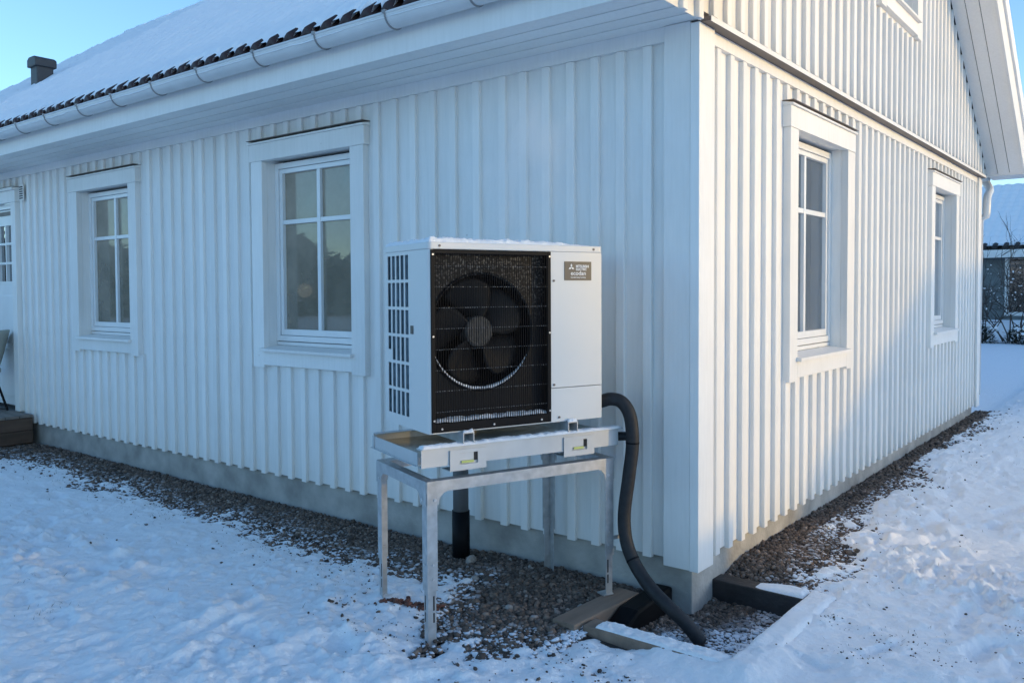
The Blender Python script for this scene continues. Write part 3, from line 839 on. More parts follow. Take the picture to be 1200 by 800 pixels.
# snow blanket on the front slope (follows rolls and courses softly)
def roof_snow(X, S):
    # S = distance along slope in plan from eave (y)
    y = -0.555 + S
    base = 2.93 + RS * (y + .53)
    crest = tilewave(X)
    course = ((S + 0.02) / 0.315) % 1.0
    n = fbm(X * 2.1, S * 2.1, 4, 121)
    th = 0.022 + 0.03 * (n - .4)
    # crests poke nearer to the surface; at the eave they are bare
    edge = 0.048 + 0.045 * (vnoise((X - T0) / TP + .5, S * 0 + 3.3, 7) - .4) + 0.05 * (fbm(X * 14, S * 14, 3, 131) - .5)
    near = sstep(edge + .03, edge - .02, S) * sstep(0.004, 0.018, crest)
    th = th * (1 - near) - 0.030 * near - .012 * sstep(.05, .0, S)
    fillv = .026 * sstep(.5, .06, S) * sstep(.040, .008, crest)
    h = base + crest * (0.85 + .15 * near) + th + fillv - 0.046 * sstep(.80, 1.0, course) + 0.038 * course + 0.006 * (fbm(X * 18, S * 18, 3, 141) - .5)
    return h
rx = axis_coords([(RX0, -9, .06), (-9, .41, .0135)])
rs = axis_coords([(0.0, .3, .012), (.3, 4.055, .04)])
X, S2 = np.meshgrid(rx, rs, indexing='xy')
rsm = grid_mesh('roof_snow', rx, rs, roof_snow)
co = np.empty(len(rsm.vertices) * 3); rsm.vertices.foreach_get('co', co); co = co.reshape(-1, 3); co[:, 1] -= 0.555; rsm.vertices.foreach_set('co', co.ravel()); rsm.update()
link('roof_snow', rsm, 'roofsnow', roofo)
def back_snow(X, Y): return 2.93 + RS * (7.0 - Y + .53) + .03 + .02 * fbm(X, Y, 3, 5)
link('rear_roof_snow', grid_mesh('rear_roof_snow', axis_coords([(RX0, RX1, .4)]), axis_coords([(3.5, 7.53, .3)]), back_snow), 'roofsnow', roofo)
# ridge tiles under snow
for k in range(int((RX1 - RX0) / .36)):
    x = RX0 + .36 * k
    v = []; f = []
    for (xx, rr) in ((x, .105), (x + .37, .092)):
        for i in range(9):
            a = math.pi * i / 8
            v.append((xx, 3.5 + rr * 1.1 * math.cos(a), roof_z(3.5) - .015 + rr * .75 * math.sin(a) + random.uniform(-.006, .006)))
    f = [(i, i + 1, 10 + i, 9 + i) for i in range(8)] + [tuple(range(8, -1, -1)), tuple(range(9, 18))]
    link('ridge_tile', mesh_from('ridge_tile', v, f, True), 'roofsnow', roofo)
# roof ventilation hood
vb = Vector((-9.55, 1.17, roof_z(1.17)))
mb = MB(); mb.box(vb.x - .10, vb.x + .10, vb.y - .10, vb.y + .10, vb.z - .2, vb.z + .26)
vent = mb.build('roof_vent', 'vent', roofo, bevel=.02)
mb = MB(); mb.prism([(vb.x - .125, vb.z + .21), (vb.x + .125, vb.z + .21), (vb.x + .125, vb.z + .305), (vb.x + .07, vb.z + .335), (vb.x - .07, vb.z + .335), (vb.x - .125, vb.z + .305)], 'y', vb.y - .13, vb.y + .13)
mb.build('vent_cap', 'vent', vent, bevel=.015)

# ---- rake overhang (gable verge)
zr = lambda y: 4.155 - 0.704 * ((y if y >= 3.5 else 7.0 - y) - 5.12)
def rake(side):
    f = (lambda y: y) if side > 0 else (lambda y: 7.0 - y)
    yk = 7.12 if side > 0 else 6.96
    pts = [(3.5, zr(3.5)), (yk, zr(yk)), (7.50, zr(yk) - .005)]
    so = MB()
    for a, b in zip(pts[:-1], pts[1:]):
        so.add([(.03, f(a[0]), a[1] + .016), (.39, f(a[0]), a[1] + .016), (.39, f(b[0]), b[1] + .016), (.03, f(b[0]), b[1] + .016), (.03, f(a[0]), a[1] + .03), (.39, f(a[0]), a[1] + .03), (.39, f(b[0]), b[1] + .03), (.03, f(b[0]), b[1] + .03)],
               [(0, 1, 2, 3), (4, 5, 6, 7), (0, 1, 5, 4), (1, 2, 6, 5), (2, 3, 7, 6), (3, 0, 4, 7)])
    sob = so.build('rake_soffit', 'hole', house)
    for (x0, x1) in ((.046, .149), (.155, .263), (.269, .384)):
        for a, b in ((pts[0], pts[1]),):
            q = MB(); q.add([(x0, f(a[0]), a[1]), (x1, f(a[0]), a[1]), (x1, f(b[0]), b[1]), (x0, f(b[0]), b[1]), (x0, f(a[0]), a[1] + .0155), (x1, f(a[0]), a[1] + .0155), (x1, f(b[0]), b[1] + .0155), (x0, f(b[0]), b[1] + .0155)],
                            [(0, 1, 2, 3), (4, 5, 6, 7), (0, 1, 5, 4), (1, 2, 6, 5), (2, 3, 7, 6), (3, 0, 4, 7)])
            q.build('rake_soffit_board', 'trim', sob)
    a, b = pts[1], pts[2]
    q = MB(); q.add([(.046, f(a[0]), a[1] - .012), (.384, f(a[0]), a[1] - .012), (.384, f(b[0]), b[1] - .012), (.046, f(b[0]), b[1] - .012), (.046, f(a[0]), a[1] + .0155), (.384, f(a[0]), a[1] + .0155), (.384, f(b[0]), b[1] + .0155), (.046, f(b[0]), b[1] + .0155)],
                    [(0, 1, 2, 3), (4, 5, 6, 7), (0, 1, 5, 4), (1, 2, 6, 5), (2, 3, 7, 6), (3, 0, 4, 7)])
    q.build('eave_return', 'trim', sob)
    bb = MB()
    poly = [(f(p[0]), p[1] - .02) for p in pts] + [(f(7.52), roof_z(7.52) - .03), (f(3.5), roof_z(3.5) - .03)]
    bb.prism(poly, 'x', .385, .410)
    bb.build('barge_board', 'trim', house)
    bb = MB(); poly = [(f(3.5), roof_z(3.5) - .19), (f(7.53), roof_z(7.53) - .16), (f(7.53), roof_z(7.53) + .012), (f(3.5), roof_z(3.5) + .012)]
    bb.prism(poly, 'x', .4105, .432)
    bb.build('barge_cover_board', 'trim', house)
rake(1); rake(-1)
# far downpipe on the gable corner
MB().tube(crom([(-.05, 7.56, 2.86), (-.05, 7.53, 2.76), (.03, 7.40, 2.62), (.05, 7.12, 2.50), (.05, 7.08, 2.3)], 6) + [(-.02, 7.09, 2.25), (-.03, 7.09, .3)], .042, 12).build('downpipe', 'gutter', house, smooth=True)
mb = MB(); mb.prism([(7.565 + GR * math.cos(math.pi + math.pi * i / 16), 2.885 + GR * math.sin(math.pi + math.pi * i / 16)) for i in range(17)], 'x', LX0 - .4, .40); mb.build('rear_gutter', 'gutter', house)

# ---- windows
def window(c, z0, z1, xf, wo, kind, label, cur_seed=0):
    u0, u1 = c - WIN_W / 2, c + WIN_W / 2
    W = bpy.data.objects.new('window', None); COL.objects.link(W); W.parent = house
    W['label'] = label
    bld = lambda mbx, n, m, bevel=.0025: mbx.build(n, m, W, bevel=bevel)
    for (a, b) in ((u0 - .126, u0), (u1, u1 + .126)):
        bld(MB(xf).box(a, b, wo - BD, wo + .020, z0 - .138, z1 - .0005), 'side_casing', 'trim')
    bld(MB(xf).box(u0 - .140, u1 + .140, wo - BD, wo + .026, z1, z1 + .118), 'head_casing', 'trim')
    fl = MB(xf)
    fl.add([(u0 - .144, wo - BD, z1 + .1185), (u1 + .144, wo - BD, z1 + .1185), (u1 + .144, wo + .040, z1 + .1185), (u0 - .144, wo + .040, z1 + .1185),
            (u0 - .144, wo - BD, z1 + .143), (u1 + .144, wo - BD, z1 + .143), (u1 + .144, wo + .040, z1 + .130), (u0 - .144, wo + .040, z1 + .130)],
           [(0, 1, 2, 3), (4, 5, 6, 7), (0, 1, 5, 4), (1, 2, 6, 5), (2, 3, 7, 6), (3, 0, 4, 7)])
    bld(fl, 'head_drip_board', 'trim')
    bld(MB(xf).box(u0 - .147, u1 + .147, wo - BD, wo + .043, z1 + .1435, z1 + .147), 'head_flashing', 'flash', 0)
    bld(MB(xf).box(u0 + .0005, u1 - .0005, wo - BD, wo + .020, z0 - .120, z0 - .022), 'apron_board', 'trim')
    sl_ = MB(xf)
    sl_.add([(u0 - .02, wo - .09, z0 - .02), (u1 + .02, wo - .09, z0 - .02), (u1 + .02, wo + .050, z0 - .024), (u0 - .02, wo + .050, z0 - .024),
             (u0 - .02, wo - .09, z0 + .014), (u1 + .02, wo - .09, z0 + .014), (u1 + .02, wo + .050, z0 - .004), (u0 - .02, wo + .050, z0 - .004)],
            [(0, 1, 2, 3), (4, 5, 6, 7), (0, 1, 5, 4), (1, 2, 6, 5), (2, 3, 7, 6), (3, 0, 4, 7)])
    bld(sl_, 'sill', 'trim')
    # reveal lining
    rv = MB(xf); D = wo - .16
    rv.box(u0 - .018, u0 - .0005, D, wo - BD - .0005, z0 - .03, z1 + .01); rv.box(u1 + .0005, u1 + .018, D, wo - BD - .0005, z0 - .03, z1 + .01)
    rv.box(u0 - .018, u1 + .018, D, wo - BD - .0005, z1 + .0105, z1 + .026)
    bld(rv, 'reveal', 'trim', 0)
    # frame + sash ring
    fz0, fz1 = z0 + .045, z1 - .012
    fr = MB(xf); f1, f2 = wo - .150, wo - .088
    a, b = u0 + .001, u1 - .001
    t = .038
    fr.box(a, a + t, f1, f2, fz0, fz1); fr.box(b - t, b, f1, f2, fz0, fz1); fr.box(a + t, b - t, f1, f2, fz1 - t, fz1); fr.box(a + t, b - t, f1, f2, fz0, fz0 + t)
    bld(fr, 'frame', 'frame', .002)
    bld(MB(xf).box(a, b, f1, f2 - .004, z0 + .0145, fz0 - .006), 'bottom_rail', 'frame', .002)
    s0, s1, sz0, sz1 = a + t + .003, b - t - .003, fz0 + t + .003, fz1 - t - .003
    sa = MB(xf); g1, g2 = wo - .145, wo - .098; t2 = .030
    sa.box(s0, s0 + t2, g1, g2, sz0, sz1); sa.box(s1 - t2, s1, g1, g2, sz0, sz1); sa.box(s0 + t2, s1 - t2, g1, g2, sz1 - t2, sz1); sa.box(s0 + t2, s1 - t2, g1, g2, sz0, sz0 + t2 + .012)
    bld(sa, 'sash', 'frame', .002)
    p0, p1, q0, q1 = s0 + t2, s1 - t2, sz0 + t2 + .012, sz1 - t2
    zm = q0 + (q1 - q0) * .688
    mw = .017
    bld(MB(xf).box(c - mw, c + mw, g1 + .008, g2 - .004, q0, q1), 'muntin', 'frame', .002)
    for (aa, bb) in ((p0, c - mw - .0005), (c + mw + .0005, p1)):
        bld(MB(xf).box(aa, bb, g1 + .008, g2 - .006, zm - .015, zm + .015), 'muntin', 'frame', .002)
        for (zz0, zz1) in ((q0, zm - .0155), (zm + .0155, q1)):
            MB(xf).box(aa + .0005, bb - .0005, wo - .128, wo - .124, zz0 + .0005, zz1 - .0005).build('pane', kind, W)
    # what hangs behind
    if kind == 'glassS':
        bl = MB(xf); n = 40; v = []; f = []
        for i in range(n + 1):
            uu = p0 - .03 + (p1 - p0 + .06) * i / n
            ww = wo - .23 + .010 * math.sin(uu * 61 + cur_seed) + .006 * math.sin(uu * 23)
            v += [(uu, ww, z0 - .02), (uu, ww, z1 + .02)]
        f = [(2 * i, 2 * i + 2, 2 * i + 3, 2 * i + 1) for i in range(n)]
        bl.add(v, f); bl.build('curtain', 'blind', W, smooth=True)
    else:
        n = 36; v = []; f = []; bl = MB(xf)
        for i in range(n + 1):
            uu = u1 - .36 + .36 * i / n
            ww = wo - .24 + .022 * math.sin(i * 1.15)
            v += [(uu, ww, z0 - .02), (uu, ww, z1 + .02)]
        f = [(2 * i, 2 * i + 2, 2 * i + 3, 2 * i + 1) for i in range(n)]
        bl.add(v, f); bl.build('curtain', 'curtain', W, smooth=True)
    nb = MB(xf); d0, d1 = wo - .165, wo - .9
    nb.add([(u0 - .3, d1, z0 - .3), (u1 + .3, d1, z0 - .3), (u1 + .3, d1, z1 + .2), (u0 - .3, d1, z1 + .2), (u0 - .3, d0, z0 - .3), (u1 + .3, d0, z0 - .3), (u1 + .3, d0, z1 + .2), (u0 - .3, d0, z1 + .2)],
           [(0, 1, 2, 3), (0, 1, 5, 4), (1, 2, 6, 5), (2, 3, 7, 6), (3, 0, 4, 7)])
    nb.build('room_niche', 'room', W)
window(S_WINS[0], WIN_Z0, WIN_Z1, XS, 0.0, 'glassS', 'four pane window nearer the entrance door', 1)
window(S_WINS[1], WIN_Z0, WIN_Z1, XS, 0.0, 'glassS', 'four pane window just left of the heat pump', 3)
lamp = MB(); N_ = 16
lamp.tube([(-3.10, .19, 1.50 + .05 * math.cos(math.pi * i / N_)) for i in range(N_ + 1)], [max(.0005, .05 * math.sin(math.pi * i / N_)) for i in range(N_ + 1)], 20)
lamp.build('window_lamp', 'lamp', [o for o in house.children if o.name.startswith('window') and 'heat pump' in o.get('label', '')][0], smooth=True)
window(E_WINS[0], WIN_Z0, WIN_Z1, XE, 0.0, 'glassE', 'sunlit four pane gable window near the house corner')
window(E_WINS[1], WIN_Z0, WIN_Z1, XE, 0.0, 'glassE', 'far four pane gable window, half in shadow')
window(3.35, U_WIN[2], U_WIN[3], XE, UW, 'glassE', 'upper gable window cut by the top of the picture')

# ---- entrance door at the far left
dr = bpy.data.objects.new('entrance_door', None); COL.objects.link(dr); dr.parent = house
d0, d1, dz0, dz1 = DOOR
for (a, b) in ((d0 - .135, d0), (d1, d1 + .105)):
    MB(XS).box(a, b, -BD, .024, .30, dz1 - .0005).build('side_casing', 'trim', dr, bevel=.0025)
MB(XS).box(d0 - .15, d1 + .12, -BD, .030, dz1, dz1 + .118).build('head_casing', 'trim', dr, bevel=.0025)
MB(XS).box(d0 - .165, d1 + .135, -BD, .058, dz1 + .1185, dz1 + .145).build('head_drip_board', 'trim', dr, bevel=.0025)
MB(XS).box(d0 - .168, d1 + .138, -BD, .0615, dz1 + .1455, dz1 + .150).build('head_flashing', 'flash', dr)
fr = MB(XS); fr.box(d0, d0 + .05, -.14, -.03, dz0, dz1); fr.box(d1 - .05, d1, -.14, -.03, dz0, dz1); fr.box(d0 + .05, d1 - .05, -.14, -.03, dz1 - .05, dz1)
fr.build('frame', 'frame', dr, bevel=.003)
la, lb = d0 + .053, d1 - .053
g0, g1 = la + .15, lb - .08
leaf = MB(XS); strip_wall(leaf, la, lb, dz0 + .03, dz1 - .053, [(g0, g1, 1.60, 2.20)], -.055, -.10)
leaf.build('leaf', 'frame', dr, bevel=.002)
nr, nc = 3, 3
for i in range(nr):
    for j in range(nc):
        a = g0 + (g1 - g0) * j / nc; b = g0 + (g1 - g0) * (j + 1) / nc; c_ = 1.60 + .6 * i / nr; d_ = 1.60 + .6 * (i + 1) / nr
        MB(XS).box(a + .0125, b - .0125, -.082, -.078, c_ + .0125, d_ - .0125).build('pane', 'glassE', dr)
mu = MB(XS)
for j in range(nc + 1):
    a = g0 + (g1 - g0) * j / nc; mu.box(a - .012, a + .012, -.09, -.05, 1.588, 2.212)
for i in range(nr + 1):
    c_ = 1.60 + .6 * i / nr
    for j in range(nc):
        a = g0 + (g1 - g0) * j / nc; b = g0 + (g1 - g0) * (j + 1) / nc
        mu.box(a + .0121, b - .0121, -.089, -.0505, c_ - .012, c_ + .012)
mu.build('muntins', 'frame', dr)
for (a, b) in ((.42, .92), (.97, 1.47)):
    MB(XS).box(la + .12, lb - .08, -.0549, -.043, a, b).build('door_panel', 'frame', dr, bevel=.008)
MB(XS).box(lb - .10, lb - .035, -.0545, -.046, 1.32, 1.335).build('letter_slot', 'flash', dr)
MB(XS).box(la + .2, lb - .06, -.0545, -.046, 2.29, 2.33).build('closer_rail', 'flash', dr)
MB(XS).add([(la - .2, -.5, .2), (lb + .2, -.5, .2), (lb + .2, -.5, 2.6), (la - .2, -.5, 2.6)], [(0, 1, 2, 3)]).build('hall_back', 'room', dr)
# louvred air vent beside the door
vg = MB(XS).box(-7.315, -7.225, 0.001, .010, 2.405, 2.565).build('air_vent', 'trim', house)
for k in range(6):
    MB(XS).box(-7.305, -7.235, .0101, .014, 2.424 + k * .022, 2.434 + k * .022).build('vent_slot', 'hole', vg)

# ================================================================== HEAT PUMP STAND
TH = R(69.2)
FX, FY = -0.651, -1.115
ex = Vector((math.cos(TH), math.sin(TH), 0)); ny_ = Vector((-math.sin(TH), math.cos(TH), 0))
GZ = 0.045
SWID, SDEP, STOP = 0.955, 0.537, 0.716 - GZ
stand = empty('steel_stand', (FX, FY, GZ), TH, 'galvanised four legged steel stand carrying the heat pump', 'stand')
def angle_leg(cx, cy, sx, sy, zb_=0.0):
    """L-section leg whose outer corner is (cx,cy); flanges run towards +sx,+sy"""
    t = .0035; wv = .047
    def Lp(off, wd, th_):
        return [(cx + sx * off, cy + sy * off), (cx + sx * wd, cy + sy * off), (cx + sx * wd, cy + sy * (off + th_)), (cx + sx * (off + th_), cy + sy * (off + th_)), (cx + sx * (off + th_), cy + sy * wd), (cx + sx * off, cy + sy * wd)]
    zt = STOP - .05
    leg = MB(); leg.prism(Lp(.0, wv, t), 'z', .215, zt); lo = leg.build('leg', 'galv', stand)
    inn = MB(); inn.prism(Lp(t + .0005, wv - .006, t), 'z', -.02 + zb_, .27); inn.build('leg_extension', 'galv', lo)
    ft = MB(); ft.box(min(cx, cx + sx * .055), max(cx, cx + sx * .055), min(cy, cy + sy * .055), max(cy, cy + sy * .055), -.024 + zb_, -.018 + zb_); ft.build('foot_plate', 'galv', lo)
    h = MB()
    for zz in (.265, .325):
        h.disc((cx + sx * .026, cy - sy * .0012, zz), .0055, 'y', .003, 10); h.disc((cx - sx * .0012, cy + sy * .026, zz), .0055, 'x', .003, 10)
    h.build('bolt', 'screw', lo)
    sl2 = MB()
    for (a, b) in ((.135, .195), (.085, .125)):
        yy = cy + sy * (t + .0005); xx = cx + sx * (t + .0005)
        sl2.box(cx + sx * .030 - .0035, cx + sx * .030 + .0035, yy - .0006, yy + .0006, a, b); sl2.box(xx - .0006, xx + .0006, cy + sy * .030 - .0035, cy + sy * .030 + .0035, a, b)
    sl2.build('slot_holes', 'hole', lo)
    return lo
angle_leg(0.0005, 0.0005, 1, 1); angle_leg(SWID - .0005, 0.0005, -1, 1, .052); angle_leg(0.0005, SDEP - .0005, 1, -1); angle_leg(SWID - .0005, SDEP - .0005, -1, -1)
RH = .047
def rail(name, kind):
    t = .004; z0, z1 = STOP - RH, STOP
    g = .062; gz = STOP - .098      # gusset corner cheeks
    mbx = MB()
    if kind in ('front', 'back'):
        y = 0 if kind == 'front' else SDEP
        s = 1 if kind == 'front' else -1
        L0, L1 = 0, SWID
        poly = [(L0, gz), (L0 + .052, gz), (L0 + .056, gz + .025), (L0 + g + .012, z0 - .006), (L0 + g + .03, z0), (L1 - g - .03, z0), (L1 - g - .012, z0 - .006), (L1 - .056, gz + .025), (L1 - .052, gz), (L1, gz), (L1, z1), (L0, z1)]
        mbx.prism(poly, 'y', y - s * .0045, y - s * .0005)
        mbx.box(L0 + .001, L1 - .001, min(y, y + s * .042), max(y, y + s * .042), z1 - t, z1 - .0002)
    else:
        x = 0 if kind == 'left' else SWID
        s = 1 if kind == 'left' else -1
        L0, L1 = .001, SDEP - .001
        poly = [(L0, gz), (L0 + .052, gz), (L0 + .056, gz + .025), (L0 + g + .012, z0 - .006), (L0 + g + .03, z0), (L1 - g - .03, z0), (L1 - g - .012, z0 - .006), (L1 - .056, gz + .025), (L1 - .052, gz), (L1, gz), (L1, z1 - .0005), (L0, z1 - .0005)]
        mbx.prism(poly, 'x', x - s * .0045, x - s * .0005)
        mbx.box(min(x, x + s * .042), max(x, x + s * .042), .043, SDEP - .043, z1 - t - .001, z1 - .001)
    o = mbx.build('top_rail', 'galv', stand)
    h = MB()
    if kind in ('front', 'back'):
        y = 0 if kind == 'front' else SDEP; s = 1 if kind == 'front' else -1
        for xx in (.035, SWID - .035): h.disc((xx, y - s * .006, STOP - .078), .007, 'y', .004, 10)
        for xx in (.03, .3, .62, .9): h.disc((xx, y + s * .02, STOP + .0006), .005, 'z', .001, 10)
    else:
        x = 0 if kind == 'left' else SWID; s = 1 if kind == 'left' else -1
        for yy in (.035, SDEP - .035): h.disc((x - s * .006, yy, STOP - .078), .007, 'x', .004, 10)
        for yy in (.07, .2, .33, .46): h.box(x + s * .02 - .004, x + s * .02 + .004, yy - .018, yy + .018, STOP - .0008, STOP - .0003)
    h.build('bolt', 'screw', o)
for kd in ('front', 'back', 'left', 'right'): rail('top_rail', kd)

# ================================================================== MOUNTING FRAME (beams, plates, drip tray)
BZ = 0.775
frame = empty('mounting_frame', (FX, FY, BZ), TH, 'grey steel mounting beams with drip tray between stand and heat pump', 'mounting frame')
def cbeam(name, y, s, x0, x1):
    t = .003; hgt = .074
    # outward face at y, flanges fold inwards (s=+1: towards +y)
    poly = [(y, 0), (y + s * .035, 0), (y + s * .035, t), (y + s * t, t), (y + s * t, hgt - t), (y + s * .045, hgt - t), (y + s * .045, hgt), (y, hgt)]
    mbx = MB(); mbx.prism(poly, 'x', x0, x1)
    return mbx.build(name, 'galv2', frame, bevel=0)
fb = cbeam('front_beam', -0.012, 1, -0.028, 0.972)
lip = MB().box(-0.028, .995, -.020, .036, .0745, .0775).build('beam_top_flange', 'galv2', frame)
bb_ = cbeam('rear_beam', SDEP - .03, -1, -0.028, 0.95)
def snow_strip(name, parent, x0, x1, y0, y1, z, th, seed, mat='snow', st=.006):
    xs_ = axis_coords([(x0, x1, st)]); ys_ = axis_coords([(y0, y1, st)])
    def hf(X, Y):
        d = np.minimum(np.minimum(X - x0, x1 - X), np.minimum(Y - y0, y1 - Y))
        return z + np.where(d < 1e-6, -.001, th * np.clip(d / .008, 0, 1) ** .5 * (.35 + 1.1 * fbm(X * 40, Y * 40, 3, seed)))
    return link(name, grid_mesh(name, xs_, ys_, hf), mat, parent)
snow_strip('beam_snow', frame, -.026, .992, -.018, .03, .0776, .011, 201)
for (a, b) in ((0.098, 0.268), (0.664, 0.83)):
    pl = MB(); y0, y1 = -.0195, -.0155
    za, zb = -.022, .062
    s0, s1, sz0, sz1 = a + .042, b - .04, zb - .062, zb - .015
    pl.box(a, s0, y0, y1, za, zb); pl.box(s1, b, y0, y1, za, zb); pl.box(s0, s1, y0, y1, za, sz0); pl.box(s0, s1, y0, y1, sz1, zb)
    pl.box(a, b, y1, .06, za - .004, za)
    p = pl.build('clamp_plate', 'galv2', frame)
    MB().box(s0 + .0, s1, y1 + .0001, y1 + .002, sz0, sz1).build('slot_back', 'hole', p) if False else None
    MB().box(s0 + .012, s1 - .018, y0 + .001, y1 + .001, sz0 + .004, sz0 + .014).build('level_vial', 'yellow', p, bevel=.002)
    MB().box(s1 - .018, s1 - .001, y0 + .0015, y1 + .0005, sz0 + .012, sz1 - .001).build('slot_gap', 'hole', p)
    MB().box(s0 + .001, s1 - .019, y0 + .0025, y1 + .0006, sz0 + .016, sz1 - .001).build('slot_tab', 'galv2', p)
# cross struts carrying the load down to the stand rails
for a in (0.183, .747):
    MB().box(a - .03, a + .03, .03, SDEP - .08, -.026, -.003).build('cross_strut', 'galv2', frame)
tr = MB()
tx0, tx1, ty0, ty1 = -0.020, .965, .038, SDEP - .005
tr.add([(tx0, ty0, .040), (tx1, ty0, .040), (tx1, ty1, .040), (tx0, ty1, .040), ((tx0 + tx1) / 2 - .02, (ty0 + ty1) / 2, .014), ((tx0 + tx1) / 2 + .02, (ty0 + ty1) / 2, .014)],
       [(0, 1, 5, 4), (1, 2, 5), (2, 3, 4, 5), (3, 0, 4)])
tray = tr.build('drip_tray', 'tray', frame)
MB().box(tx0 - .003, tx0, ty0, ty1, .002, .056).build('tray_rim', 'galv2', tray)
MB().box(tx1, tx1 + .003, ty0, ty1, .002, .056).build('tray_rim', 'galv2', tray)
MB().box(tx0 - .003, tx1 + .003, ty1, ty1 + .003, .002, .056).build('tray_rim', 'galv2', tray)
MB().box(tx0 - .014, tx0 - .003, ty0 + .0, ty1 + .006, .001, .0025).build('tray_flange', 'galv2', tray)

# ================================================================== HEAT PUMP
HW, HH, HD = 0.877, 0.785, 0.462
HZ = 0.906
hp_o = Vector((FX, FY, HZ)) + ex * 0.015
hp = empty('heat_pump', hp_o, TH, 'white air source heat pump with black fan grille, dusted with snow', 'heat pump')
FRX = 0.590        # right edge of the grille bay
# base pan and back / right side / lid
MB().box(.004, HW - .004, .004, HD - .002, 0.0, .030).build('base_pan', 'cab', hp, bevel=.002)
MB().box(.005, HW - .005, HD - .006, HD, .031, HH - .03).build('rear_panel', 'cab', hp)
def round_rect_prism(mbx, x0, x1, y0, y1, r, z0, z1, n=6):
    pts = []
    for (cx, cy, a0) in ((x1 - r, y1 - r, 0), (x0 + r, y1 - r, 90), (x0 + r, y0 + r, 180), (x1 - r, y0 + r, 270)):
        for i in range(n + 1):
            a = R(a0 + 90 * i / n); pts.append((cx + r * math.cos(a), cy + r * math.sin(a)))
    mbx.prism(pts, 'z', z0, z1)
lidm = MB(); round_rect_prism(lidm, -.002, HW + .002, -.002, HD + .002, .022, HH - .029, HH)
lid = lidm.build('top_lid', 'cab', hp, bevel=.004)
# left side panel: real louvre openings and rounded front corner
sp = MB()
cols = [(.200 + .0475 * k, .200 + .0475 * k + .0345) for k in range(5)]
rows = [(.048 + .1175 * k, .048 + .1175 * k + .104) for k in range(6)]
zt = HH - .0295
sp.box(0, .003, .02, cols[0][0], .001, zt)
for k in range(5):
    c1 = cols[k][1]; nx_ = cols[k + 1][0] if k < 4 else HD
    sp.box(0, .003, c1, nx_, .001, zt)
    zz = .001
    for (a, b) in rows:
        if k == 4 and a > .27 and a < .30: a += .045
        sp.box(0, .003, cols[k][0], c1, zz, a); zz = b
    sp.box(0, .003, cols[k][0], c1, zz, zt)
side = sp.build('side_panel', 'cab', hp)
n = 8; pts = [(.020 - .020 * math.cos(R(90) * i / n), .020 - .020 * math.sin(R(90) * i / n)) for i in range(n + 1)]
pts2 = [(.020 - .017 * math.cos(R(90) * i / n), .020 - .017 * math.sin(R(90) * i / n)) for i in range(n, -1, -1)]
MB().prism(pts + pts2, 'z', .001, zt).build('front_corner', 'cab', hp, smooth=False)
MB().box(-.003, 0, .150, .176, .405, .440).build('side_badge', 'plate', hp)
cl = MB(); cl.box(.014, .018, .04, HD - .02, .035, zt - .005); cl.build('coil', 'coil', hp)
for k in range(26):
    MB().box(.009, .0138, .195 + k * .010, .1956 + k * .010, .036, zt - .006).build('coil_fin', 'coil', hp) if k % 2 == 0 else None
# right front panel in two pieces + right side
SEAM = .153
for (nm, a, b) in (('service_cover', .003, SEAM - .0015), ('front_panel', SEAM + .0015, zt)):
    q = MB(); q.box(FRX + .004, HW - .012, 0, .004, a, b)
    n = 6
    P1 = [(HW - .012 + .012 * math.sin(R(90) * i / n), .012 - .012 * math.cos(R(90) * i / n)) for i in range(n + 1)]
    P2 = [(HW - .012 + .009 * math.sin(R(90) * i / n), .012 - .009 * math.cos(R(90) * i / n)) for i in range(n, -1, -1)]
    q.prism(P1 + P2, 'z', a, b)
    q.box(HW - .003, HW, .0121, HD - .006, a, b)
    q.build(nm, 'cab', hp)
MB().box(FRX - .003, FRX + .003, .004, HD - .02, .031, zt).build('partition', 'black', hp)
# fan shroud with round mouth
FC = (.268, .412); FR = .243
sh = MB(); N = 72; v = []; f = []
x0, x1, z0, z1 = .012, FRX - .004, .034, HH - .032
ysh = .045
for i in range(N):
    a = 2 * math.pi * i / N; c, s = math.cos(a), math.sin(a)
    tx = (x1 - FC[0]) / c if c > 1e-6 else ((x0 - FC[0]) / c if c < -1e-6 else 1e9)
    tz = (z1 - FC[1]) / s if s > 1e-6 else ((z0 - FC[1]) / s if s < -1e-6 else 1e9)
    t = min(tx, tz)
    v += [(FC[0] + t * c, ysh, FC[1] + t * s), (FC[0] + (FR + .012) * c, ysh, FC[1] + (FR + .012) * s), (FC[0] + (FR + .006) * c, ysh - .012, FC[1] + (FR + .006) * s), (FC[0] + FR * c, ysh - .008, FC[1] + FR * s), (FC[0] + FR * c, ysh + .12, FC[1] + FR * s)]
for i in range(N):
    j = (i + 1) % N
    for k in range(4): f.append((5 * i + k, 5 * j + k, 5 * j + k + 1, 5 * i + k + 1))
sh.add(v, f); shroud = sh.build('fan_shroud', 'shroud', hp)
MB().box(.012, FRX - .004, .20, .21, .032, HH - .032).build('fan_back_plate', 'black', hp)
# snow crescent clinging to the lower rim
v = []; f = []; n = 60
for i in range(n + 1):
    a = R(196 + 138 * i / n); c, s = math.cos(a), math.sin(a)
    wdt = .0005 + .0065 * math.sin(math.pi * i / n) + .004 * random.random() * math.sin(math.pi * i / n)
    for (dr_, dy) in ((.001, .0345), (.0 - wdt * .5, .033), (-wdt, .036), (-wdt * .7, .037 + .03 * math.sin(math.pi * i / n))):
        v.append((FC[0] + (FR + dr_) * c, dy, FC[1] + (FR + dr_) * s))
for i in range(n):
    for k in range(3): f.append((4 * i + k, 4 * i + 4 + k, 4 * i + 5 + k, 4 * i + 1 + k))
link('rim_snow', mesh_from('rim_snow', v, f, True), 'snow', shroud)
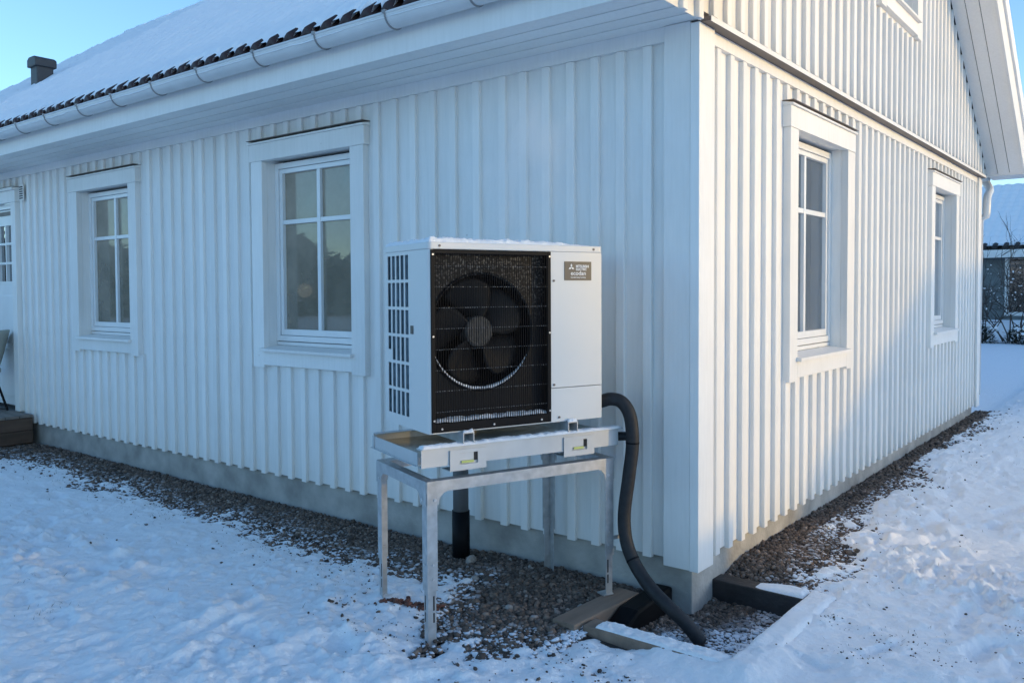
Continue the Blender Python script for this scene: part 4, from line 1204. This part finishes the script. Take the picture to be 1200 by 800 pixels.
# fan: hub and blades
fan = MB()
hb = []
fan.tube([(FC[0], .060, FC[1]), (FC[0], .066, FC[1]), (FC[0], .13, FC[1])], [.058, .066, .067], 32)
fano = fan.build('fan', 'hub', hp, bevel=0)
for k in range(5):
    v = []; f = []; nr_, na = 10, 10
    a0 = R(20 + 72 * k)
    for i in range(nr_ + 1):
        rr = .055 + (.232 - .055) * i / nr_
        half = R(17 + 17 * math.sin(math.pi * min(1, .12 + .62 * i / nr_)))
        for j in range(na + 1):
            t = j / na
            ang = a0 + half * (2 * t - 1) + R(14) * i / nr_
            rj = rr - (.028 * (2 * t - 1) ** 2 if i == nr_ else .028 * (2 * t - 1) ** 2 * i / nr_)
            v.append((FC[0] + rj * math.cos(ang), .085 + .055 * (t - .3) - .012 * math.sin(math.pi * t), FC[1] + rj * math.sin(ang)))
    for i in range(nr_):
        for j in range(na):
            q = i * (na + 1) + j; f.append((q, q + 1, q + na + 2, q + na + 1))
    b = link('blade', mesh_from('blade', v, f, True), 'fan', fano)
    sdm = b.modifiers.new('solid', 'SOLIDIFY'); sdm.thickness = .003
# wire grille
gf = MB()
gx0, gx1, gz0, gz1 = .010, FRX + .002, .006, HH - .031
gf.box(gx0, gx0 + .018, -.004, .022, gz0, gz1); gf.box(gx1 - .018, gx1, -.004, .022, gz0, gz1); gf.box(gx0 + .018, gx1 - .018, -.004, .022, gz0, gz0 + .036); gf.box(gx0 + .018, gx1 - .018, -.004, .022, gz1 - .016, gz1)
gro = gf.build('grille_frame', 'black', hp, bevel=.002)
gw = MB(); nW = 50
for k in range(nW):
    x = gx0 + .022 + (gx1 - gx0 - .044) * k / (nW - 1)
    gw.box(x - .0013, x + .0013, -.0030, -.0004, gz0 + .03, gz1 - .012)
gw.build('grille_wires', 'grille', gro, kind='stuff')
for k in range(8):
    z = gz0 + .036 + .0855 * (k + .55)
    MB().box(gx0 + .015, gx1 - .015, -.0003, .0030, z - .0012, z + .0012).build('grille_cross_wire', 'grillefrost', gro)
def ledge(X, Y): return gz0 + .036 + .022 * (.5 + .9 * (fbm(X * 30, Y * 60, 3, 301) - .3)) * np.clip((Y - .003) / .008, .25, 1)
link('ledge_snow', grid_mesh('ledge_snow', axis_coords([(gx0 + .02, gx1 - .02, .0035)]), axis_coords([(.001, .044, .004)]), ledge), 'snow', gro)
sc = MB()
for (x, z) in ((gx0 + .008, gz1 - .02), (gx0 + .008, .40), (gx0 + .010, gz0 + .05), (gx1 - .008, gz1 - .02), (gx1 - .008, .40), (gx1 - .008, gz0 + .05), (.055, gz0 + .014), (.30, gz0 + .014), (.54, gz0 + .014)):
    sc.disc((x, -.0055, z), .0042, 'y', .004, 10)
sc.build('screw', 'screw', gro)
sc = MB()
for (x, z) in ((FRX + .018, .628), (FRX + .018, SEAM + .015), (FRX + .045, .022), (HW - .052, HH - .015), (.05, HH - .015)):
    sc.disc((x, -.003, z), .0052, 'y', .004, 10)
sc.build('screw', 'flash', hp)
# label plate
LX, LZ0, LZ1 = .665, .630, .714
lw = .147
lab = MB().box(LX, LX + lw, -.0025, -.0002, LZ0, LZ1).build('label_plate', 'plate', hp)
lg = MB(); cx, cz, s = LX + .037, LZ0 + .058, .0165
def rhomb(ang):
    d = Vector((math.sin(ang), math.cos(ang))); q = Vector((d.y, -d.x))
    a = Vector((cx, cz)); pts = [a, a + d * s * .5 * 1.0 + q * s * .29, a + d * s, a + d * s * .5 - q * s * .29]
    lg.prism([(p.x, p.y) for p in pts], 'y', -.0036, -.0026)
for ang in (0, R(120), R(240)): rhomb(ang)
lg.build('logo', 'print', lab)
def text(body, size, x, z, width, parent, bold=0.0):
    cu = bpy.data.curves.new('lettering', 'FONT'); cu.body = body; cu.size = size; cu.extrude = .0004; cu.offset = bold
    o = bpy.data.objects.new('lettering', cu); COL.objects.link(o)
    dg = bpy.context.evaluated_depsgraph_get(); me = bpy.data.meshes.new_from_object(o.evaluated_get(dg))
    COL.objects.unlink(o); bpy.data.objects.remove(o)
    co = np.empty(len(me.vertices) * 3); me.vertices.foreach_get('co', co); co = co.reshape(-1, 3)
    co[:, 0] = (co[:, 0] - co[:, 0].min()) / (np.ptp(co[:, 0])) * width
    co = np.stack([co[:, 0] + x, -co[:, 2] - .0031, co[:, 1] + z], -1)
    me.vertices.foreach_set('co', co.ravel()); me.update()
    me.materials.clear()
    return link('lettering', me, 'print', parent)
text('MITSUBISHI', .0165, LX + .062, LZ0 + .0575, .070, lab, .0004)
text('ELECTRIC', .0150, LX + .062, LZ0 + .0445, .058, lab, .0004)
text('ecodan', .0270, LX + .034, LZ0 + .0235, .082, lab, .0003)
text('Renewable Heating Technology', .0085, LX + .034, LZ0 + .0110, .082, lab, .0001)
# feet rails with snowy ends
for a in (.172, .700):
    ftm = MB(); poly = [(a - .026, -.046), (a - .022, -.046), (a - .022, -.006), (a + .022, -.006), (a + .022, -.046), (a + .026, -.046), (a + .026, -.001), (a - .026, -.001)]
    ftm.prism(poly, 'y', -.016, HD - .01)
    fo_ = ftm.build('foot_rail', 'galv', hp)
    snow_strip('foot_snow', fo_, a - .024, a + .024, -.014, .06, -.0005, .012, int(a * 1000)) if False else None
    st_ = snow_strip('foot_snow', fo_, a - .026, a + .026, -.018, .0, -.0008, .016, int(a * 1000))
# snow on the lid
def lidsnow(X, Y):
    d = np.minimum(np.minimum(X - .004, HW - .004 - X), np.minimum(Y - .003, HD - Y))
    fade = sstep(HW, .52, X + .08 * (fbm(X * 9, Y * 9, 3, 311) - .5))
    return HH - .0015 + np.clip(d / .014, 0, 1) ** .5 * (.003 + .017 * fade) * (.35 + 1.2 * fbm(X * 34, Y * 34, 4, 321, .6))
link('lid_snow', grid_mesh('lid_snow', axis_coords([(.004, HW - .004, .005)]), axis_coords([(.003, HD, .006)]), lidsnow), 'snow', lid)

# ================================================================== HOSE, PIPES
hose = MB(); hpth = crom([(-.44, -.235, .965), (-.385, -.225, .970), (-.335, -.215, .985), (-.285, -.20, .975), (-.247, -.192, .925), (-.232, -.19, .85), (-.231, -.19, .762), (-.245, -.20, .62), (-.262, -.21, .45), (-.245, -.218, .33), (-.19, -.23, .235), (-.10, -.25, .155), (.0, -.265, .095), (.075, -.25, .035), (.14, -.235, -.04)], 8)
hose.tube(hpth, .0305, 20)
ho = hose.build('insulated_hose', 'rubber', None, smooth=True)
tag(ho, 'thick black foam insulated hose curving from heat pump into the ground', 'hose')
MB().tube([(-.46, -.24, .965), (-.395, -.226, .970)], .042, 20).build('end_collar', 'galv2', ho)
for q in (46, 78):
    p = Vector(hpth[q]); d = (Vector(hpth[q + 1]) - Vector(hpth[q - 1])).normalized()
    MB().tube([p - d * .004, p + d * .004], .0318, 20).build('cable_tie', 'black', ho)
st = MB(); p0 = Vector((FX, FY, .81)) + ex * .965 + ny_ * .02
st.tube([p0, p0 + ex * .05 + Vector((.03, -.005, 0)), Vector((-.232, -.19, .80))], .021, 14)
o = st.build('pipe_stub', 'rubber', None, smooth=True); tag(o, 'short black insulated pipe stub joining beam end to the hose', 'pipe')
# clamp holding the hose to the stand leg
cp = MB(); cp.box(SWID - .01, SWID + .085, -.006, -.003, .288, .306)
o = cp.build('hose_clamp', 'galv', stand)
# drain down pipe behind the stand
dp = MB(); dp.tube([(-1.345, -.135, .27), (-1.345, -.135, .70), (-1.30, -.15, .76), (-1.16, -.20, .79)], .043, 20)
dpo = dp.build('drain_pipe', 'pipegrey', None, smooth=True); tag(dpo, 'upright grey drain pipe with black base behind the stand', 'pipe')
MB().tube([(-1.345, -.135, -.05), (-1.345, -.135, .285)], .049, 20).build('pipe_socket', 'black', dpo, smooth=True)

# ================================================================== TIMBER EDGING OF THE CORNER PIT
def beam(name, x0, x1, y0, y1, z0, z1, mat, label, cat='plank', rz=0.0, bevel=.006):
    mbx = MB(); cx, cy = (x0 + x1) / 2, (y0 + y1) / 2
    mbx.box(x0 - cx, x1 - cx, y0 - cy, y1 - cy, z0, z1)
    o = mbx.build(name, mat, None, bevel=bevel); o.location = (cx, cy, 0); o.rotation_euler = (0, 0, rz)
    if label: tag(o, label, cat)
    return o
beam('plank', -.362, -.242, -.63, -.12, -.02, .070, 'wood', 'bare brown plank lying under the front right stand leg', rz=R(-3))
o = beam('edging_board', -.236, .40, -.600, -.500, -.03, .066, 'wood', 'snow dusted brown edging board in front of the corner pit', 'edging')
snow_strip('board_snow', o, -.26, .317, -.044, .045, .064, .013, 401, st=.006)
beam('edging_board', .405, .515, -.600, .375, -.07, .064, 'wetwood', 'snow covered edging board on the right of the corner pit', 'edging')
beam('edging_board', -.055, .402, .268, .372, -.07, .066, 'wetwood', 'black tarred edging board running from the house corner', 'edging')
def boardsnow(X, Y):
    d = np.minimum(np.minimum(X - .402, .522 - X), np.minimum(Y + .602, .382 - Y))
    return .060 + np.clip(d / .02, 0, 1) ** .5 * (.012 + .022 * fbm(X * 10, Y * 10, 3, 411))
o = link('edging_snow', grid_mesh('edging_snow', axis_coords([(.402, .522, .008)]), axis_coords([(-.602, .382, .010)]), boardsnow), 'snow'); tag(o, 'snow lying along the right edging board of the corner pit', 'snow', kind='stuff')
def boardsnow2(X, Y):
    d = np.minimum(np.minimum(X - .10, .402 - X), np.minimum(Y - .270, .380 - Y))
    return .058 + np.clip(d / .02, 0, 1) ** .5 * (.034 * sstep(.08, .34, X) * (.6 + .6 * fbm(X * 10, Y * 10, 3, 421)))
o = link('edging_snow', grid_mesh('edging_snow', axis_coords([(.10, .402, .008)]), axis_coords([(.270, .380, .008)]), boardsnow2), 'snow'); tag(o, 'thin snow on the black tarred edging board by the house corner', 'snow', kind='stuff')
# black plastic sleeve lying against the foundation
mb = MB(); mb.prism([(-.40, -.05), (-.40, .02), (-.30, .062), (-.03, .078), (.03, .078), (.03, -.05)], 'x', -.236, -.135)
o = mb.build('drain_cover', 'black', None, bevel=.018); tag(o, 'low black plastic drain cover between plank and pit at the foundation', 'drain')
# ================================================================== DECK STEP AND CHAIR
deck = empty('deck_step', (-7.08, 0, 0), 0, 'low dark wooden deck step at the entrance door', 'deck')
for k in range(2):
    MB().box(-.028, 0, -1.65, -.03, .025 + .125 * k, .025 + .125 * k + .120).build('side_board', 'darkwood', deck, bevel=.004)
for k in range(2):
    MB().box(-2.2, -.029, -1.65, -1.622, .025 + .125 * k, .025 + .125 * k + .120).build('front_board', 'darkwood', deck, bevel=.004)
for k in range(13):
    y1 = -.03 - .126 * k
    MB().box(-2.2, .012, y1 - .120, y1, .274, .300).build('deck_board', 'deckgrey', deck, bevel=.003)
for k in range(3):
    MB().box(-2.15 + k * 1.0, -2.08 + k * 1.0, -1.6, -.04, -.02, .272).build('joist', 'darkwood', deck)
chair = empty('patio_chair', (-7.80, -.30, .30), R(183), 'pale shell patio chair with dark legs on the deck at left edge', 'chair')
v = []; f = []; n, mm = 14, 10
for i in range(n + 1):
    a = R(-115 + 230 * i / n)
    for j in range(mm + 1):
        t = j / mm
        rad = .20 + .12 * t ** .8
        hh = .40 + (.42 if abs(a) < R(70) else .42 - .20 * (abs(a) - R(70)) / R(45)) * t
        v.append((-rad * math.cos(a) * .95, rad * math.sin(a), hh))
for i in range(n):
    for j in range(mm):
        q = i * (mm + 1) + j; f.append((q, q + mm + 1, q + mm + 2, q + 1))
sho = link('shell', mesh_from('shell', v, f, True), 'shell', chair); sd = sho.modifiers.new('solid', 'SOLIDIFY'); sd.thickness = .02
mb = MB(); round_rect_prism(mb, -.20, .26, -.22, .22, .1, .385, .43); mb.build('seat', 'shell', chair, bevel=.01)
for (sx, sy) in ((-1, -1), (-1, 1), (1, -1), (1, 1)):
    MB().tube([(sx * .14, sy * .14, .39), (sx * .24, sy * .22, 0.004)], .012, 8).build('leg', 'black', chair)
for sy in (-1, 1):
    MB().tube([(-.24, sy * .22, .012), (.24, sy * .22, .012)], .008, 8).build('runner', 'black', chair)

# ================================================================== BACKGROUND: neighbour house and shrubs
nh = empty('neighbour_house', (-6, 27, 0), 0, 'dark slate blue house with snow covered roof in the background', 'house')
nh.rotation_euler = (0, 0, R(-3))
EZ = 2.74
MB().box(-9, 16, 0, 7, 0, EZ).build('wall', 'slate', nh)
r1 = MB(); r1.add([(-9.5, -.55, EZ - .02), (16.5, -.55, EZ - .02), (16.5, 3.5, EZ + 2.28), (-9.5, 3.5, EZ + 2.28), (-9.5, 7.55, EZ - .02), (16.5, 7.55, EZ - .02)], [(0, 1, 2, 3), (3, 2, 5, 4)])
nr = r1.build('roof', 'tiledark', nh)
def nsnow(X, Y):
    base = EZ - .02 + (2.30 / 4.05) * (Y + .55)
    ph = (X / .30) % 1.0
    cs = ((Y + .55) / .30) % 1.0
    return base + .05 + .035 * np.abs(np.sin(ph * np.pi)) + .05 * cs
link('roof_snow', grid_mesh('roof_snow', axis_coords([(-9.5, -1, 1), (-1, 10, .05), (10, 16.5, 1)]), axis_coords([(-.6, 3.5, .05)]), nsnow), 'roofsnow', nr)
for k in range(40):
    x = -.9 + .3 * k
    if x > 10.5: break
    MB().tube([(x, -.60, EZ + .005), (x, -.42, EZ + .10)], .085, 8).build('tile', 'tiledark', nr)
MB().box(-9.5, 16.5, -.60, -.54, EZ - .30, EZ - .06).build('fascia', 'trim', nh)
MB().box(-9.5, 16.5, -.53, 0, EZ - .31, EZ - .28).build('soffit', 'slate', nh)
for (a, b) in ((3.6, 5.0), (7.6, 8.8)):
    wn = MB(); z0, z1 = .75, 2.45
    wn.box(a - .12, a, -.04, -.001, z0 - .12, z1 + .12); wn.box(b, b + .12, -.04, -.001, z0 - .12, z1 + .12); wn.box(a, b, -.04, -.001, z1, z1 + .12); wn.box(a, b, -.04, -.001, z0 - .12, z0); wn.box((a + b) / 2 - .04, (a + b) / 2 + .04, -.04, -.001, z0, z1)
    wo_ = wn.build('window', 'trim', nh)
    MB().box(a, b, -.01, -.002, z0, z1).build('pane', 'glassE', wo_)

def shrub(name, x, y, h, spread, seed, label, group, nst=8, snow=True, cat='shrub'):
    r = random.Random(seed)
    o = empty(name, (x, y, 0), r.uniform(0, 6), label, cat, group)
    mbx = MB(); tips = []
    def grow(p, d, L, rad, depth):
        pts = [p]; q = Vector(p); dd = Vector(d)
        for i in range(4):
            dd = (dd + Vector((r.gauss(0, .16), r.gauss(0, .16), r.gauss(.02, .10)))).normalized()
            q = q + dd * L / 4; pts.append(q.copy())
        mbx.tube(pts, [rad * (1 - .16 * i) for i in range(5)], 4, cap=False)
        tips.append(pts[-1]); tips.append(pts[2])
        if depth > 0:
            for k in range(r.randint(2, 4)):
                b = pts[r.randint(2, 4)]
                nd = (dd + Vector((r.gauss(0, .55), r.gauss(0, .55), r.gauss(.05, .35)))).normalized()
                grow(b, nd, L * r.uniform(.5, .75), rad * .6, depth - 1)
    for k in range(nst):
        a = r.uniform(0, 6.28); t = r.uniform(.1, .6)
        d = Vector((math.cos(a) * t, math.sin(a) * t, 1)).normalized()
        grow(Vector((math.cos(a) * .12 * spread, math.sin(a) * .12 * spread, -.05)), d, h * r.uniform(.4, .6), .016 * (1 + h * .12), 3 if h > 2.2 else 2)
    mbx.build('branches', 'bark', o)
    if snow:
        k = min(45, len(tips)); sel = r.sample(tips, k)
        s = stones('twig_snow', np.array([[p.x, p.y, p.z] for p in sel]), np.array([r.uniform(.01, .032) * (2.2 if r.random() < .08 else 1) for _ in sel]), np.ones(k), np.ones(k), 'snow', o); s['kind'] = 'stuff'
    return o
ev = 'bare shrubs in front of the neighbour house'
shrub('bare_shrub', -2.55, 22.2, 2.3, 1.2, 11, 'bare twiggy shrub beside the far house corner', ev)
shrub('bare_shrub', -1.75, 22.6, 3.0, 1.4, 12, 'tall bare shrub before the neighbour window', ev)
shrub('bare_shrub', -1.0, 22.0, 2.6, 1.4, 13, 'snow flecked bare shrub at the right picture edge', ev)
shrub('bare_shrub', 0.2, 22.5, 3.0, 1.4, 14, 'bare shrub further along the garden edge', ev)
shrub('bare_shrub', -3.6, 23.0, 2.6, 1.4, 15, 'bare shrub hidden behind the far house corner', ev)
def evergreen(x, y, h, w_, seed, label):
    r = random.Random(seed); o = empty('low_evergreen', (x, y, 0), 0, label, 'bush', 'low evergreens below the bare shrubs')
    v = []; f = []
    for k in range(900):
        a = r.uniform(0, 6.28); t = r.random() ** .5; z = r.random()
        rad = w_ * t * (1 - .6 * z); p = Vector((rad * math.cos(a), rad * math.sin(a), h * z * (1.1 - .4 * t)))
        d = Vector((math.cos(a), math.sin(a), r.uniform(-.2, .9))).normalized() * r.uniform(.05, .10); s = d.cross(Vector((0, 0, 1))).normalized() * .022
        n = len(v); v += [p - s, p + s, p + d]; f.append((n, n + 1, n + 2))
    link('foliage', mesh_from('foliage', v, f), 'needle', o)
    MB().tube([(0, 0, -.05), (0, 0, h * .6)], [.03, .012], 6).build('stem', 'bark', o)
    k = 24
    bs = stones('bush_snow', np.array([[r.gauss(0, w_ * .5), r.gauss(0, w_ * .5), h * r.uniform(.4, .95)] for _ in range(k)]), np.array([r.uniform(.02, .07) for _ in range(k)]), np.ones(k), np.ones(k), 'snow', o); bs['kind'] = 'stuff'
evergreen(-2.3, 21.6, .55, .45, 21, 'low dark evergreen bush closest to the house corner')
evergreen(-1.55, 21.8, .5, .4, 22, 'low dark evergreen bush in the middle of the shrub row')
evergreen(-1.05, 21.5, .6, .45, 23, 'low dark evergreen bush at the right picture edge')
evergreen(3.9, 15.0, 2.2, 1.4, 24, 'tall evergreen bush beyond the right edge of the garden view')
evergreen(5.4, 16.2, 2.0, 1.4, 25, 'broad evergreen bush farther right in the gable garden')
evergreen(7.0, 17.4, 2.3, 1.5, 26, 'evergreen bush farthest right in the gable garden')
# snow bank behind the shrubs
def bank(X, Y): return .0 + .55 * np.exp(-((Y - 24.4) / .8) ** 2) + .06 * fbm(X, Y, 3, 7)
o = link('snow_bank', grid_mesh('snow_bank', axis_coords([(-9, 14, .3)]), axis_coords([(22.6, 26, .15)]), bank), 'snow'); o['kind'] = 'structure'

# ================================================================== SURROUNDINGS BEYOND THE FRAME (they cast the low-sun shadows and show in the panes)
s2 = Vector((math.cos(SUN_AZ), math.sin(SUN_AZ), 0)); p2 = Vector((-math.sin(SUN_AZ), math.cos(SUN_AZ), 0))
fence = empty('shadow_fence', s2 * 12, SUN_AZ + R(90), 'unseen timber board fence added to cast the low shadow', 'fence')  # unseen fence added; board heights shaped to shade the stand and foreground snow
pm1 = MB().box(0, .140, -.011, .011, -.05, 1.47).build('fence_board', 'darkwood', fence)
pm2 = MB().box(0, .140, -.011, .011, -.05, 1.86).build('fence_board', 'darkwood', fence)
pm1.location = (.30, 0, 0); pm2.location = (-.62, 0, 0)
for k in range(1, 6):
    o = pm1.copy(); COL.objects.link(o); o.parent = fence; o.location = (.30 - .1415 * k, 0, 0)
for k in range(1, 62):
    o = pm2.copy(); COL.objects.link(o); o.parent = fence; o.location = (-.62 - .1415 * k, 0, 0)
for zz in (.35, 1.2): MB().box(-9, .43, .012, .055, zz, zz + .09).build('fence_rail', 'darkwood', fence)
garage = empty('shadow_garage', s2 * 25 + p2 * 1.45, SUN_AZ + R(90), 'unseen hip roofed garage with snowy roof, lengthened to shade the ground', 'garage')  # unseen; outline follows its cast shadow, length stretched to shade more ground
tl = math.tan(SUN_EL)
E0 = .22 + 25 * tl
MB().box(0, 34, -6, 0, -.1, E0).build('wall', 'slate', garage)
h2 = 1.46 + 28 * tl
rf = MB(); rf.add([(-.1, .1, E0), (34.1, .1, E0), (34.1, -6.1, E0), (-.1, -6.1, E0), (2.75, -3, h2), (31.3, -3, h2)], [(0, 1, 5, 4), (1, 2, 5), (2, 3, 4, 5), (3, 0, 4), (0, 1, 2, 3)])
rf.build('roof', 'roofsnow', garage)

# unseen narrow tree added far out: its twigs take the edge off the sun on the heat pump
def sun_dimming_tree(pos, h, half, seed, label):
    r = random.Random(seed); o = empty('bare_tree', pos, SUN_AZ + R(90), label, 'tree', 'bare garden trees around the plot')
    mbx = MB()
    for k in range(95):
        z0 = r.uniform(.6, h * .8); x0 = r.uniform(-.1, .1); sgn = r.choice((-1, 1)); sp = r.uniform(.1, 1) * half
        L = r.uniform(.6, 1.6)
        pts = [(x0, r.uniform(-.1, .1), z0), (x0 + sgn * sp * .55, r.uniform(-.3, .3), z0 + L * .4), (x0 + sgn * sp, r.uniform(-.4, .4), z0 + L)]
        mbx.tube(pts, [.022, .016, .007], 4, cap=False)
        for q in range(4):
            t = r.uniform(.3, 1); b = Vector(pts[1]).lerp(Vector(pts[2]), t); mbx.tube([b, b + Vector((r.gauss(0, .10), r.gauss(0, .2), r.uniform(.15, .5)))], [.009, .004], 3, cap=False)
    mbx.build('branches', 'bark', o)
    MB().tube([(0, 0, -.2), (.03, 0, h * .5), (0, 0, h)], [.13, .09, .02], 8).build('trunk', 'bark', o)
sun_dimming_tree(s2 * 40 + p2 * -.42, 6.4, .42, 77, 'unseen narrow bare tree added to dim the sun on the heat pump')
tg = 'bare garden trees around the plot'
def tree(x, y, h, seed, label):
    o = shrub('bare_tree', x, y, h, .4, seed, label, tg, nst=3, snow=False, cat='tree')
    MB().tube([(0, 0, -.2), (.02, 0, h * .25), (0, .02, h * .45)], [.16, .12, .07], 10).build('trunk', 'bark', o)
tree(5.2, 18.5, 6.5, 31, 'bare tree behind the gable garden')
tree(8.0, 21.0, 7.0, 32, 'taller bare tree behind the gable garden')
tree(3.6, 21.5, 5.5, 33, 'small bare tree near the neighbour house')
v = []; f = []; r = random.Random(91)
for k in range(24000):
    t = r.random(); dpt = r.uniform(0, 9)
    x = -62 + 50 * t - dpt * .7; y = -4 - 48 * t - dpt * .7
    top = 3.9 + .7 * math.sin(t * 31) + .5 * math.sin(t * 83 + 1) - .15 * abs(dpt - 4)
    z = top * (1 - r.random() ** 1.6); a = r.uniform(0, 6.28)
    d = Vector((math.cos(a), math.sin(a), r.uniform(-.5, .6))) * r.uniform(.5, 1.1); sd_ = Vector((-math.sin(a), math.cos(a), .2)) * .4
    p = Vector((x, y, z)); n = len(v); v += [p - sd_, p + sd_, p + d]; f.append((n, n + 1, n + 2))
o = link('reflection_tree_belt', mesh_from('reflection_tree_belt', v, f), 'needle'); tag(o, 'unseen dark belt of trees added to darken the pane reflections', 'trees', kind='stuff')  # unseen belt added to hide the yellow horizon in the long wall panes

# ================================================================== STEAM drifting up from the unit
stm = bpy.data.meshes.new('steam')
bm = bmesh.new(); bmesh.ops.create_icosphere(bm, subdivisions=4, radius=1.0)
for vv in bm.verts:
    vv.co *= 1.0
bm.to_mesh(stm); bm.free()
so = bpy.data.objects.new('steam', stm); COL.objects.link(so)
so.location = (-.80, -.30, 2.12); so.scale = (.36, .20, .62)
mt = bpy.data.materials.new('steam'); t, n, l = nodes_of(mt)
for x in list(n):
    if x.type != 'OUTPUT_MATERIAL': n.remove(x)
out = [x for x in n if x.type == 'OUTPUT_MATERIAL'][0]
pv = n.new('ShaderNodeVolumePrincipled'); pv.inputs['Color'].default_value = (1, 1, 1, 1); pv.inputs['Anisotropy'].default_value = .2
tc = n.new('ShaderNodeTexCoord')
ln = n.new('ShaderNodeVectorMath'); ln.operation = 'LENGTH'; l.new(tc.outputs['Object'], ln.inputs[0])
fall = n.new('ShaderNodeMapRange'); fall.inputs[1].default_value = .25; fall.inputs[2].default_value = 1.0; fall.inputs[3].default_value = 1; fall.inputs[4].default_value = 0
l.new(ln.outputs['Value'], fall.inputs[0])
nz = n.new('ShaderNodeTexNoise'); nz.inputs['Scale'].default_value = 2.2; nz.inputs['Detail'].default_value = 3
l.new(tc.outputs['Object'], nz.inputs['Vector'])
rg = n.new('ShaderNodeMapRange'); rg.inputs[1].default_value = .42; rg.inputs[2].default_value = .72; rg.inputs[3].default_value = 0; rg.inputs[4].default_value = 7.0
l.new(nz.outputs[0], rg.inputs[0])
mul = n.new('ShaderNodeMath'); mul.operation = 'MULTIPLY'; l.new(fall.outputs[0], mul.inputs[0]); l.new(rg.outputs[0], mul.inputs[1])
l.new(mul.outputs[0], pv.inputs['Density']); l.new(pv.outputs[0], out.inputs['Volume'])
stm.materials.append(mt)
tag(so, 'faint wisp of steam rising over the heat pump', 'steam', kind='stuff')
